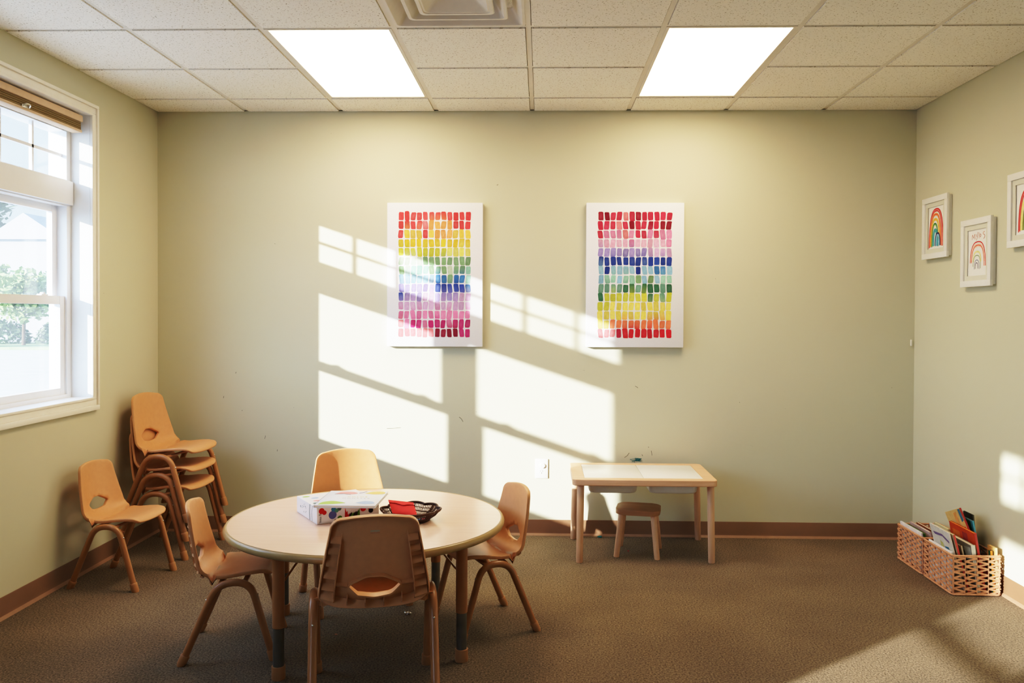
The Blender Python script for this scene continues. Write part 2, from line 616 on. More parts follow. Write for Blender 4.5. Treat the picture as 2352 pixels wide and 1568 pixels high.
# folded blind under the head of the window
bl = thing('window_blind', 'tan pleated blind raised to the top of the white window', 'blind', (XL - 0.05, 4.06, 2.43))
def rel(bm, o):
    bm.transform(Matrix.Translation(-Vector(o.location)))
    return bm
YB0, YB1 = 3.66, 4.455
bm = bmesh.new(); bx(bm, XL - 0.085, XL - 0.018, YB0, YB1, 2.440, 2.476, bev=0.004)
mk('head_rail', rel(bm, bl), M_BLINDL, bl, smooth=30)
bm = bmesh.new()
for k in range(4):
    z = 2.440 - 0.0105 * k
    bx(bm, XL - 0.075, XL - 0.026, YB0 + 0.003, YB1 - 0.003, z - 0.0105, z, bev=0.004)
mk('pleat_stack', rel(bm, bl), M_BLINDD, bl, smooth=30)
bm = bmesh.new(); bx(bm, XL - 0.080, XL - 0.022, YB0, YB1, 2.383, 2.398, bev=0.004)
mk('bottom_rail', rel(bm, bl), M_BLINDL, bl, smooth=30)
bm = bmesh.new()
tube(bm, fillet([(XL - 0.018, 3.93, 2.402), (XL - 0.004, 3.94, 2.412), (XL - 0.004, 3.97, 2.412), (XL - 0.018, 3.98, 2.402)], 0.01), 0.004, 8)
bx(bm, XL - 0.028, XL - 0.017, 3.925, 3.985, 2.395, 2.408, bev=0.002)
h = mk('pull_handle', rel(bm, bl), M_CHROME, bl, smooth=40)
h['label'] = 'small bright metal pull handle'

# ------------------------------------------------------------------ ceiling lights and air diffuser
def troffer(c, r, label):
    x0, x1, y0, y1 = X0 + T * c, X0 + T * (c + 1), R0 + T * r, R0 + T * (r + 2)
    o = thing('ceiling_light', label, 'ceiling light', ((x0 + x1) / 2, (y0 + y1) / 2, H), 0, 'recessed panel lights in the ceiling')
    bm = bmesh.new()
    e, w = 0.012, 0.028
    for a, b, cc, d in ((x0 + e, x0 + w, y0 + e, y1 - e), (x1 - w, x1 - e, y0 + e, y1 - e), (x0 + w, x1 - w, y0 + e, y0 + w), (x0 + w, x1 - w, y1 - w, y1 - e)):
        bx(bm, a, b, cc, d, H - 0.003, H + 0.03, bev=0.001)
    mk('frame', rel(bm, o), M_GRID, o, smooth=0)
    bm = bmesh.new()
    bx(bm, x0 + w, x1 - w, y0 + w, y1 - w, H + 0.004, H + 0.012)
    mk('light_panel', rel(bm, o), M_LIGHT, o, smooth=0)
troffer(-2, 0, 'glowing white ceiling panel beside the air vent, over the first rainbow canvas and round table')
troffer(1, 0, 'glowing white ceiling panel over the small wooden activity table')

def diffuser():
    c, r = VENT_CELL
    cx, cy = X0 + T * (c + 0.5), R0 + T * (r + 0.5)
    o = thing('air_vent', 'square stepped white air vent in the ceiling', 'vent', (cx, cy, H))
    h = T / 2 - 0.012
    def sq(s, z):
        return [(-s, -s, z), (s, -s, z), (s, s, z), (-s, s, z)]
    def ringmesh(prof, cap=None):
        bm = bmesh.new()
        rings = []
        for s, z in prof:
            poly = rrect(-s, s, -s, s, min(0.02, s * 0.2), 3)
            rings.append([bm.verts.new((x, y, z)) for x, y in poly])
        for a, b in zip(rings, rings[1:]):
            n = len(a)
            for k in range(n):
                bm.faces.new((a[k], a[(k + 1) % n], b[(k + 1) % n], b[k]))
        if cap:
            bm.faces.new(rings[-1])
        return bm
    mk('outer_frame', ringmesh([(h, 0.0), (h, -0.003), (h - 0.012, -0.004), (h - 0.018, 0.0), (h - 0.055, 0.055), (h - 0.06, 0.09)]), M_GRID, o, smooth=25)
    mk('louver_ring', ringmesh([(h - 0.135, 0.08), (h - 0.088, 0.012), (h - 0.074, 0.001), (h - 0.078, -0.002), (h - 0.090, -0.002), (h - 0.145, 0.078)]), M_GRID, o, smooth=25)
    mk('louver_ring', ringmesh([(h - 0.195, 0.08), (h - 0.145, 0.014), (h - 0.131, 0.003), (h - 0.135, 0.0), (h - 0.148, 0.0), (h - 0.205, 0.078)]), M_GRID, o, smooth=25)
    mk('center_cone', ringmesh([(h - 0.150, 0.004), (h - 0.158, 0.004), (0.050, 0.066), (0.046, 0.062), (0.04, 0.060)], cap=True), M_GRID, o, smooth=25)
    bm = bmesh.new(); bx(bm, -h, h, -h, h, 0.088, 0.095)
    mk('neck', bm, M_DARKM, o, smooth=0)
diffuser()

# ------------------------------------------------------------------ child chairs
def make_chair(name, S, label, sticker=False, r=0.0155, dep=0.018, spread=0.217):
    """one-piece shell on two bent tube side frames; local +Y is the front, S the scale (1 = large size)"""
    root = thing(name, label, 'chair')
    prof = []
    ctrl = [(0.188, 0.378), (0.180, 0.392), (0.165, 0.401), (0.13, 0.404), (0.06, 0.398), (-0.01, 0.388), (-0.058, 0.381)]
    prof += ctrl
    p0, p1, p2 = Vector((-0.072, 0.379)), Vector((-0.160, 0.374)), Vector((-0.168, 0.455))
    for k in range(0, 9):
        t = k / 8
        q = p0 * (1 - t) ** 2 + p1 * 2 * t * (1 - t) + p2 * t * t
        prof.append((q.x, q.y))
    for k in range(1, 9):
        t = k / 8
        prof.append((-0.168 - 0.034 * t - 0.004 * math.sin(PI * t), 0.455 + 0.252 * t))
    prof = [Vector((y * S, z * S)) for y, z in prof]
    cum = [0.0]
    for a, b in zip(prof, prof[1:]):
        cum.append(cum[-1] + (b - a).length)
    Lt = cum[-1]
    def base(s):
        if s <= 0:
            d = (prof[1] - prof[0]).normalized()
            return prof[0] + d * s, d
        if s >= Lt:
            d = (prof[-1] - prof[-2]).normalized()
            return prof[-1] + d * (s - Lt), d
        for i in range(len(prof) - 1):
            if s <= cum[i + 1]:
                t = (s - cum[i]) / (cum[i + 1] - cum[i])
                # smoothed tangent
                d0 = (prof[min(i + 1, len(prof) - 1)] - prof[max(i - 1, 0)]).normalized()
                d1 = (prof[min(i + 2, len(prof) - 1)] - prof[i]).normalized()
                return prof[i].lerp(prof[i + 1], t), d0.lerp(d1, t).normalized()
    def half(s):
        u = s / Lt
        pts = [(0, 0.165), (0.15, 0.178), (0.35, 0.190), (0.52, 0.193), (0.62, 0.187), (0.8, 0.166), (1.0, 0.140)]
        for (a, va), (b, vb) in zip(pts, pts[1:]):
            if u <= b:
                t = max(0, (u - a)) / (b - a)
                return (va + (vb - va) * t) * S
        return 0.140 * S
    def bend(s):
        u = max(0, min(1, (s / Lt - 0.30) / 0.25))
        u = u * u * (3 - 2 * u)
        return (0.010 + 0.024 * u) * S
    def P(s, x, off=0.0):
        b, d = base(s)
        n = Vector((d.y, -d.x))       # pointing to the sitter's side
        if n.y < 0 and s < Lt * 0.4:
            n = -n
        if s >= Lt * 0.4 and n.x < 0:
            n = -n
        k = (x / (0.170 * S)) ** 2
        q = b + n * (bend(s) * k + off)
        return Vector((x, q.x, q.y))
    # outline in (x, s)
    N = 60
    out = []
    rc_f, rc_t = 0.055 * S, 0.045 * S
    def corner(cx, cy, rr, a0, a1, n=6):
        return [(cx + rr * math.cos(math.radians(a0 + (a1 - a0) * k / n)), cy + rr * math.sin(math.radians(a0 + (a1 - a0) * k / n))) for k in range(n + 1)]
    hf, ht = half(0.0), half(Lt)
    nb = 9
    for k in range(nb + 1):                       # front edge, slightly bowed
        x = -hf + rc_f + (2 * hf - 2 * rc_f) * k / nb
        out.append((x, 0.012 * S * (x / hf) ** 2))
    y0 = out[-1][1]
    out += corner(hf - rc_f + 0.002 * S, y0 + rc_f, rc_f, -90, 0)[1:]
    ns = 26
    for k in range(1, ns):
        s = y0 + rc_f + (Lt - rc_t - 0.012 * S - y0 - rc_f) * k / ns
        out.append((half(s), s))
    y1 = Lt - 0.012 * S
    out += corner(half(y1 - rc_t) - rc_t, y1 - rc_t, rc_t, 0, 90)
    xe = out[-1][0]
    for k in range(1, nb):
        x = xe - 2 * xe * k / nb
        out.append((x, y1 + 0.012 * S * (1 - (x / xe) ** 2)))
    right = [p for p in out]
    # mirror the two sides: build left from right
    left_top = corner(-(half(y1 - rc_t) - rc_t), y1 - rc_t, rc_t, 90, 180)
    out += left_top
    for k in range(ns - 1, 0, -1):
        s = y0 + rc_f + (Lt - rc_t - 0.012 * S - y0 - rc_f) * k / ns
        out.append((-half(s), s))
    out += corner(-(hf - rc_f + 0.002 * S), y0 + rc_f, rc_f, 180, 270)[:-1]
    # hand hole
    zc = 0.455 * S
    sc = next(cum[i] for i in range(len(prof)) if prof[i].y >= zc and i > 8) + 0.003 * S
    hole = fillet([(-0.06, -0.026, 0), (0.0, -0.031, 0), (0.06, -0.026, 0), (0.094, 0.0, 0), (0.082, 0.010, 0), (0.03, 0.034, 0), (-0.03, 0.034, 0), (-0.082, 0.010, 0), (-0.094, 0.0, 0), (-0.06, -0.026, 0)], 0.012, 3)[:-1]
    hole = [(p.x * S, sc + 1.18 * p.y * S) for p in hole]
    dd = []
    for p in hole:
        if not dd or (abs(p[0] - dd[-1][0]) + abs(p[1] - dd[-1][1])) > 1e-4:
            dd.append(p)
    hole = dd
    def inside(p, poly):
        c = False
        n = len(poly)
        for i in range(n):
            a, b = poly[i], poly[i - 1]
            if (a[1] > p[1]) != (b[1] > p[1]) and p[0] < (b[0] - a[0]) * (p[1] - a[1]) / (b[1] - a[1]) + a[0]:
                c = not c
        return c
    def dist(p, poly):
        return min((p[0] - q[0]) ** 2 + (p[1] - q[1]) ** 2 for q in poly) ** 0.5
    verts = [Vector(p) for p in out] + [Vector(p) for p in hole]
    no, nh = len(out), len(hole)
    edges = [(i, (i + 1) % no) for i in range(no)] + [(no + i, no + (i + 1) % nh) for i in range(nh)]
    g = 0.0155 * S
    for i in range(-14, 15):
        for j in range(0, 60):
            p = (i * g + (0.5 * g if j % 2 else 0), j * g * 0.9)
            if p[1] < Lt and inside(p, out) and not inside(p, hole) and dist(p, out) > 0.55 * g and dist(p, hole) > 0.55 * g:
                verts.append(Vector(p))
    vo, eo, fo, ov, oe, of = delaunay_2d_cdt(verts, edges, [], 1, 1e-6)
    bm = bmesh.new()
    front = [bm.verts.new(P(v.y, v.x)) for v in vo]
    th = 0.005 * S
    back = [bm.verts.new(P(v.y, v.x, -th)) for v in vo]
    for f in fo:
        c = (sum(vo[i].x for i in f) / 3, sum(vo[i].y for i in f) / 3)
        if inside(c, hole) or not inside(c, out):
            continue
        bm.faces.new([front[i] for i in f])
        bm.faces.new([back[i] for i in f][::-1])
    # which output vertex is which input vertex
    where = {}
    for i, srcs in enumerate(ov):
        for s_ in srcs:
            where[s_] = i
    def rim(idx, loop, sign):
        n = len(loop)
        rings = [[front[where[i]] for i in idx]]
        steps = [(0.0035, -0.0012), (0.0055, -0.005), (0.0055, -dep * 0.75), (0.004, -dep), (0.0, -dep)] if sign > 0 else [(-0.002, -0.002), (-0.003, -0.010), (-0.003, -dep), (0.002, -dep)]
        nr = []
        for i in range(n):
            a, b = Vector(loop[i - 1]), Vector(loop[(i + 1) % n])
            t = (b - a)
            if t.length < 1e-9:
                t = Vector((1, 0))
            t.normalize()
            nr.append(Vector((t.y, -t.x)))
        # orientation check
        area = sum(loop[i - 1][0] * loop[i][1] - loop[i][0] * loop[i - 1][1] for i in range(n))
        o = 1 if area > 0 else -1
        for (ou, dn) in steps:
            ring = []
            for i in range(n):
                q = Vector(loop[i]) + nr[i] * (o * ou * S)
                x = q.x
                ring.append(bm.verts.new(P(q.y, x, dn * S)))
            rings.append(ring)
        rings.append([back[where[i]] for i in idx])
        for a, b in zip(rings, rings[1:]):
            for i in range(n):
                j = (i + 1) % n
                try:
                    bm.faces.new((a[i], a[j], b[j], b[i]))
                except ValueError:
                    pass
    rim(list(range(no)), out, 1)
    rim([no + i for i in range(nh)], hole, -1)
    # moulded ribs on the back
    def sz(z):
        for i in range(9, len(prof) - 1):
            if prof[i + 1].y >= z * S:
                t = (z * S - prof[i].y) / (prof[i + 1].y - prof[i].y)
                return cum[i] + max(0, t) * (cum[i + 1] - cum[i])
        return Lt
    s_b = cum[len(ctrl) + 3]
    def vrib(fx, s0, s1, thick=0.004, dep=dep):
        pf, pb = [], []
        n = 12
        for k in range(n + 1):
            s = s0 + (s1 - s0) * k / n
            x = fx * half(s)
            taper = min(1.0, (1 - k / n) * 4)
            pf.append(P(s, x, -th))
            pb.append(P(s, x, -th - 0.001 - (dep * S - th) * taper))
        keep = None
        for sgn in (-1, 1):
            o_ = Vector((sgn * thick / 2, 0, 0))
            vs_f = [bm.verts.new(p + o_) for p in pf]
            vs_b = [bm.verts.new(p + o_) for p in pb]
            for i in range(len(pf) - 1):
                bm.faces.new((vs_f[i], vs_f[i + 1], vs_b[i + 1], vs_b[i]))
            if keep:
                for i in range(len(pf) - 1):
                    bm.faces.new((keep[i], keep[i + 1], vs_b[i + 1], vs_b[i]))
            keep = vs_b
    for sgn in (-1, 1):
        vrib(sgn * 0.74, s_b, sz(0.645))
        for z in (0.415, 0.455, 0.50, 0.545, 0.59, 0.63):
            s = sz(z)
            xa, xb = sgn * 0.745 * half(s), sgn * 0.985 * half(s)
            n = 5
            up, lo = [], []
            for k in range(n + 1):
                x = xa + (xb - xa) * k / n
                d = (dep - 0.002) * S
                a = P(s, x, -th)
                b = P(s, x, -d)
                up.append((a, b))
            for off in (0, -0.004 * S):
                row = [(bm.verts.new(a + Vector((0, 0, off))), bm.verts.new(b + Vector((0, 0, off - 0.014 * S)))) for a, b in up]
                for (a0, b0), (a1, b1) in zip(row, row[1:]):
                    bm.faces.new((a0, a1, b1, b0))
        # fin between hand hole and rib
        s = sc + 0.004 * S
        a, b = 0.094 * S, 0.74 * half(s)
        for off in (0, -0.003):
            vs = [bm.verts.new(P(s, sgn * a, -th) + Vector((0, 0, off))), bm.verts.new(P(s, sgn * b, -th) + Vector((0, 0, off))), bm.verts.new(P(s, sgn * b, -(dep - 0.003) * S) + Vector((0, 0, off - 0.004))), bm.verts.new(P(s, sgn * a, -(dep - 0.003) * S) + Vector((0, 0, off - 0.004)))]
            bm.faces.new(vs)
    for fx in (-0.50, -0.17, 0.17, 0.50):
        vrib(fx, s_b, sc - 0.042 * S, 0.003)
    # moulded beam across the bottom of the back
    sect = [(0.010, -th), (-0.006, -th), (-0.010, -dep - 0.003), (0.003, -dep - 0.003)]
    prev = None
    nx = 16
    for k in range(nx + 1):
        x = (-1 + 2 * k / nx) * half(s_b)
        ring = []
        for ds, dn in sect:
            if dn == -th:
                ring.append(bm.verts.new(P(s_b + ds * S, x, dn)))
            else:                                   # straight lower edge
                q = P(s_b + ds * S, 0.0, dn * S)
                e_ = P(s_b + ds * S, x, dn * S)
                w_ = min(1.0, 0.35 + 0.65 * (x / half(s_b)) ** 4)
                ring.append(bm.verts.new(Vector((x, q.y * (1 - w_) + e_.y * w_, q.z * (1 - w_) + e_.z * w_))))
        if prev:
            for q in range(4):
                bm.faces.new((prev[q], prev[(q + 1) % 4], ring[(q + 1) % 4], ring[q]))
        prev = ring
    shell = mk('seat_shell', bm, M_PLASTIC, root, smooth=50)
    # side frames
    rt = r * (0.6 + 0.4 * S)
    xt, xf = spread * S, (spread - 0.002) * S
    zt = 0.385 * S - rt
    for sgn in (-1, 1):
        rear, fr = Vector((sgn * xf, -0.205 * S, 0)), Vector((sgn * xf, 0.205 * S, 0))
        a, b = Vector((sgn * xt, -0.045 * S, zt)), Vector((sgn * xt, 0.100 * S, zt))
        path = fillet([rear, a, b, fr], 0.068 * S, 8)
        bm = bmesh.new()
        d0 = (a - rear).normalized(); d1 = (b - fr).normalized()
        path[0] = rear + d0 * 0.02; path[-1] = fr + d1 * 0.02
        tube(bm, path, rt, 14)
        fo_ = mk('leg_frame', bm, M_TUBE, root, smooth=50)
        for foot, d in ((rear, d0), (fr, d1)):
            bm = bmesh.new()
            ln = 0.046 * S
            rings = tube(bm, [foot, foot + d * 0.006, foot + d * (ln * 0.8), foot + d * ln, foot + d * (ln + 0.004)], [rt * 1.22, rt * 1.28, rt * 1.24, rt * 1.28, rt * 1.1], 16)
            for v in rings[0]:
                v.co.z = 0.0
            for v in rings[1]:
                v.co.z = max(v.co.z, 0.003)
            mk('foot_cap', bm, M_CAP, fo_, smooth=50)
        for q in (rear + d0 * (zt * 0.86), fr + d1 * (zt * 0.86)):
            bm = bmesh.new()
            n = Vector((0, -1 if q.y < 0 else 1, 0.25)).normalized()
            c = q + n * (rt * 0.92)
            t = bmesh.new(); bmesh.ops.create_uvsphere(t, u_segments=10, v_segments=6, radius=0.0045)
            add(bm, t, 0, Matrix.Translation(c))
            mk('rivet', bm, M_CHROME, fo_, smooth=50)
    for y in (-0.03, 0.075):
        bm = bmesh.new()
        bx(bm, -xt, xt, (y - 0.011) * S, (y + 0.011) * S, zt - 0.006, zt + 0.004, bev=0.002)
        mk('cross_brace', bm, M_TUBE, root, smooth=30)
    if sticker:
        s = sz(0.645)
        bm = bmesh.new()
        w = 0.016
        def q(u, v):
            p = P(s + v, u, -th - 0.0004)
            return p
        rr = random.Random(3)
        def rect(u0, u1, v0, v1, mi):
            flatpoly(bm, [q(u0, v0), q(u1, v0), q(u1, v1), q(u0, v1)], mi)
        for k in range(9):
            u = -w + 2 * w * k / 9
            rect(u + 0.0003, u + 2 * w / 9 - 0.0004, 0.003 + rr.uniform(0, 0.002), 0.0085, 0)
        rect(-w, w, 0.0085, 0.0098, 0)
        rect(-w, w, -0.001, 0.001, 1)
        st = mk('sticker', bm, [flatmat('sticker_grey', 190, 180, 150), flatmat('sticker_pink', 190, 130, 110)], root, smooth=0)
        st['label'] = 'tiny silver printed sticker'
    return root

def put(o, x, y, rz, z=0.0):
    o.location = (x, y, z)
    o.rotation_euler = (0, 0, math.radians(rz))
    return o

GT = 'child chairs pulled up to the round table'
# rz = heading of the chair front measured from +Y
small = make_chair('child_chair', 0.875, 'small tan plastic chair alone against the left wall, in front of the stack', spread=0.205)
put(small, -2.205, 4.315, -96)
ca = dup(small); tag(ca, 'small tan plastic chair at the round table, on the side nearest the window', 'chair', GT)
put(ca, -1.295, 3.472, 11.4 - 90)
cb = dup(small); tag(cb, 'small tan plastic chair at the round table, on the side nearest the wooden stool', 'chair', GT)
put(cb, -0.255, 3.765, 26.6 + 90)
large = make_chair('child_chair', 1.0, 'larger tan plastic chair seen from its ribbed back, in front of the round table', sticker=True, r=0.0165, dep=0.027)
large['group'] = GT
put(large, -0.622, 3.068, 12.7)
cc = make_chair('child_chair', 1.0, '', dep=0.0145)
tag(cc, 'larger tan plastic chair in sunlight behind the round table, back against the far wall', 'chair', GT)
put(cc, -0.920, 4.072, 180 + 27)
STACKG = 'stacked child chairs in the corner'
sx, sy, sr = -2.205, 4.905, -90 - 7
for k, lab in enumerate(('tan plastic chair at the bottom of the corner stack, legs on the carpet',
                         'tan plastic chair in the middle of the corner stack',
                         'tan plastic chair on top of the corner stack, whole backrest showing')):
    c = dup(cc)
    tag(c, lab, 'chair', STACKG)
    f = Vector((-math.sin(math.radians(sr)), math.cos(math.radians(sr)), 0)) * (0.007 * k)
    put(c, sx + f.x, sy + f.y, sr, 0.108 * k)

# ------------------------------------------------------------------ round table
TX, TY, TH, TR = -0.755, 3.590, 0.522, 0.597
tb = thing('round_table', 'round maple-topped activity table with tan edge on adjustable legs', 'table', (TX, TY, 0))
bm = bmesh.new()
lathe(bm, [(0, TH), (TR - 0.016, TH), (TR - 0.0155, TH - 0.001)], seg=96)
mk('table_top', bm, M_LAM, tb, smooth=40)
bm = bmesh.new()
prof = [(TR - 0.016, TH - 0.0005), (TR - 0.010, TH + 0.0012)]
for k in range(9):
    a = math.radians(80 - 160 * k / 8)
    prof.append((TR - 0.014 + 0.014 * math.cos(a), TH - 0.0155 + 0.0165 * math.sin(a)))
prof += [(TR - 0.02, TH - 0.032), (0.0, TH - 0.032)]
lathe(bm, prof, seg=96)
mk('edge_band', bm, M_RIM, tb, smooth=50)
for (lx, ly) in ((-1.009, 3.158), (-0.320, 3.350), (-0.513, 4.034), (-1.199, 3.835)):
    lx -= TX; ly -= TY
    bm = bmesh.new()
    lathe(bm, [(0.0, TH - 0.033), (0.0235, TH - 0.033), (0.0235, 0.200), (0.0215, 0.198), (0, 0.198)], (lx, ly, 0), 24)
    leg = mk('leg', bm, M_TUBE, tb, smooth=40)
    bm = bmesh.new()
    lathe(bm, [(0.0, 0.199), (0.0212, 0.199), (0.0212, 0.045), (0, 0.045)], (lx, ly, 0), 24)
    t = mk('adjustable_foot', bm, M_STEEL, leg, smooth=40); t['label'] = 'grey steel telescoping foot tube'
    bm = bmesh.new()
    lathe(bm, [(0, 0), (0.0255, 0), (0.0268, 0.004), (0.0262, 0.040), (0.027, 0.046), (0.0265, 0.050), (0.022, 0.051), (0, 0.051)], (lx, ly, 0), 24)
    mk('foot_cap', bm, M_CAP, leg, smooth=40)
    # diagonal wire brace to the table underside
    d = Vector((-lx, -ly, 0)).normalized()
    bm = bmesh.new()
    tube(bm, [(lx, ly, TH - 0.16), (lx + d.x * 0.03, ly + d.y * 0.03, TH - 0.15), (lx + d.x * 0.17, ly + d.y * 0.17, TH - 0.033)], 0.004, 8)
    mk('leg_brace', bm, M_TUBE, leg, smooth=40)

# ------------------------------------------------------------------ things on the round table
BF = Vector((-0.938, 3.445, TH + 0.0008)); ang = math.radians(34)
bxo = thing('game_box', 'white square box with coloured dots on its sides, lying on the round table', 'box', BF, ang)
BW, BD, BH = 0.278, 0.272, 0.070
bm = bmesh.new(); bx(bm, 0, BW, 0, BD, 0, BH, bev=0.0015)
M_BOX = flatmat('box_card', 240, 238, 240, 0.45, 0.01)
mk('carton', bm, M_BOX, bxo, smooth=30)
dots = {'dred': (205, 25, 30), 'dblue': (60, 140, 185), 'dviolet': (105, 110, 175), 'dgreen': (90, 145, 35), 'dteal': (95, 160, 140), 'dgrey': (95, 125, 125), 'dblack': (35, 25, 25), 'dorange': (205, 75, 35), 'dpink': (235, 160, 160), 'dlime': (165, 200, 110), 'dsky': (165, 190, 225), 'dcream': (235, 205, 190), 'dyel': (240, 210, 130), 'dpurp': (110, 95, 140)}
DM = [flatmat(k, *v) for k, v in dots.items()]
DI = {k: i for i, k in enumerate(dots)}
def disc(bm, c, u, v, ru, rv, mi, n=20):
    flatpoly(bm, [c + u * (ru * math.cos(2 * PI * k / n)) + v * (rv * math.sin(2 * PI * k / n)) for k in range(n)], mi)
bm = bmesh.new()
ux, uy, uz = Vector((1, 0, 0)), Vector((0, 1, 0)), Vector((0, 0, 1))
lay = 0
for (x, z, r_, nm) in ((0.020, 0.055, 0.0125, 'dred'), (0.032, 0.047, 0.0095, 'dred'), (0.068, 0.033, 0.0175, 'dviolet'), (0.072, 0.057, 0.0105, 'dblue'), (0.086, 0.050, 0.009, 'dteal'), (0.098, 0.056, 0.0085, 'dgrey'),
                        (0.100, 0.016, 0.0105, 'dgreen'), (0.083, 0.004, 0.010, 'dblack'), (0.205, 0.045, 0.0135, 'dred'), (0.236, 0.048, 0.013, 'dorange'), (0.240, 0.032, 0.011, 'dblack'), (0.262, 0.054, 0.012, 'dgreen')):
    lay += 1
    n = 20
    pts = []
    for k in range(n):
        a = 2 * PI * k / n
        pts.append(Vector((x + r_ * math.cos(a), -0.0003 - 0.00005 * lay, max(0.001, z + r_ * math.sin(a)))))
    flatpoly(bm, pts, DI[nm])
# tangle of dark and coloured spikes in the middle of the front
for (x0, x1, z1, nm) in ((0.122, 0.136, 0.058, 'dred'), (0.128, 0.146, 0.042, 'dred'), (0.136, 0.156, 0.048, 'dblack'), (0.145, 0.166, 0.045, 'dgreen'), (0.154, 0.176, 0.050, 'dblack'), (0.166, 0.184, 0.052, 'dblack'), (0.176, 0.190, 0.064, 'dgreen')):
    lay += 1
    y = -0.0003 - 0.00005 * lay
    flatpoly(bm, [Vector((x0, y, 0.012)), Vector((x1, y, 0.012)), Vector((x1 - 0.002, y, z1 * 0.75)), Vector(((x0 + x1) / 2, y, z1 * 0.6)), Vector((x0 + 0.001 if nm == 'dred' else x1 - 0.001, y, z1))], DI[nm])
# top-left corner dots, and thin lines on the left side
for (x, y, r_, rr_, nm) in ((0.03, 0.235, 0.017, 0.011, 'dlime'), (0.055, 0.19, 0.017, 0.012, 'dsky'), (0.045, 0.135, 0.016, 0.011, 'dpink'), (0.025, 0.09, 0.012, 0.012, 'dgrey')):
    disc(bm, Vector((x, y, BH + 0.0004)), ux, uy, r_, rr_, DI[nm])
for y in (0.060, 0.088, 0.094):
    tube(bm, [(-0.0004, y, 0.002), (-0.0004, y + 0.004, 0.035), (-0.0004, y - 0.001, 0.069)], 0.0007, 4, mi=DI['dgrey'])
rr = random.Random(8)
for k in range(16):
    y, z = 0.185 + rr.uniform(-0.045, 0.04), 0.035 + rr.uniform(-0.022, 0.022)
    tube(bm, [(-0.0004, y, z), (-0.0004, y + rr.uniform(-0.003, 0.003), z + rr.uniform(-0.006, 0.006))], 0.0008, 4, mi=DI['dgrey'])
mk('dot_pattern', bm, DM, bxo, smooth=0)
# publisher line printed upright at the box corner
def text(name, body, size, m, parent, M, spacing=1.0):
    cu = bpy.data.curves.new(name, 'FONT')
    cu.body = body
    cu.size = size
    cu.align_x = 'CENTER'
    cu.space_character = spacing
    tmp = bpy.data.objects.new(name, cu)
    COL.objects.link(tmp)
    bpy.context.view_layer.update()
    me = bpy.data.meshes.new_from_object(tmp)
    bpy.data.objects.remove(tmp)
    me.materials.clear()
    me.materials.append(m)
    o = bpy.data.objects.new(name, me)
    COL.objects.link(o)
    o.parent = parent
    o.matrix_local = M
    return o
M_INK = flatmat('black_ink', 30, 26, 26)
# text plane: x right, y up -> box front face, rotated a quarter turn clockwise
Rf = Matrix(((0, 1, 0, 0.0105), (0, 0, -1, -0.0012), (-1, 0, 0, 0.019), (0, 0, 0, 1)))
text('printed_lettering', 'MAN', 0.0125, M_INK, bxo, Rf, 0.9)
bm = bmesh.new()
tube(bm, [(0.0135 + 0.0035 * math.cos(2 * PI * k / 16), -0.0014, 0.040 + 0.0035 * math.sin(2 * PI * k / 16)) for k in range(16)], 0.0007, 4, closed=True)
tube(bm, [(0.010, -0.0014, 0.040), (0.007, -0.0014, 0.040)], 0.0007, 4)
mk('printed_emblem', bm, M_INK, bxo, smooth=0)

bk = thing('picture_book', 'thin picture book with pale watercolour cover lying on the white box', 'book', (-0.955, 3.449, TH + BH + 0.0016), math.radians(-0.5))
KW, KD, KH = 0.262, 0.285, 0.011
bm = bmesh.new()
bx(bm, 0, KW, 0, KD, 0, 0.0022, bev=0.0006)
bx(bm, 0, KW, 0, KD, KH - 0.0022, KH, bev=0.0006)
bx(bm, 0, 0.003, 0, KD, 0, KH, bev=0.0006)
mk('cover', bm, flatmat('book_white', 226, 232, 244, 0.35, 0.01), bk, smooth=30)
bm = bmesh.new(); bx(bm, 0.003, KW - 0.004, 0.003, KD - 0.003, 0.0022, KH - 0.0022)
mk('pages', bm, M_PAPER, bk, smooth=0)
bm = bmesh.new()
def blob(pts, mi, z=KH + 0.0004):
    pts = fillet([(x, y, z) for x, y in pts] + [(pts[0][0], pts[0][1], z)], 0.02, 4)[:-1]
    flatpoly(bm, pts, mi)
blob([(0.035, 0.215), (0.055, 0.265), (0.085, 0.268), (0.115, 0.262), (0.140, 0.235), (0.115, 0.212), (0.075, 0.222)], DI['dpink'])
blob([(0.015, 0.01), (0.02, 0.06), (0.06, 0.085), (0.11, 0.06), (0.13, 0.045), (0.09, 0.025)], DI['dlime'])
blob([(0.165, 0.235), (0.19, 0.275), (0.235, 0.28), (0.257, 0.26), (0.255, 0.225), (0.21, 0.215)], DI['dyel'])
blob([(0.165, 0.05), (0.20, 0.09), (0.235, 0.08), (0.255, 0.04), (0.21, 0.025)], DI['dsky'], KH + 0.0005)
tube(bm, [(0.14, 0.24, KH + 0.0004), (0.158, 0.255, KH + 0.0004), (0.168, 0.275, KH + 0.0004)], 0.0009, 4, mi=DI['dpurp'])
tube(bm, [(0.035, 0.215, KH + 0.0004), (0.075, 0.222, KH + 0.0004), (0.11, 0.205, KH + 0.0004)], 0.0007, 4, mi=DI['dgrey'])
mk('cover_print', bm, DM, bk, smooth=0)
M_T1, M_T2 = flatmat('title_yellow', 205, 195, 110), flatmat('title_grey', 165, 172, 190)
text('title_lettering', 'COLOR', 0.020, M_T1, bk, Matrix.Translation((0.150, 0.158, KH + 0.0006)), 1.5)
text('title_lettering', 'MONSTER', 0.020, M_T2, bk, Matrix.Translation((0.150, 0.128, KH + 0.0006)), 1.5)

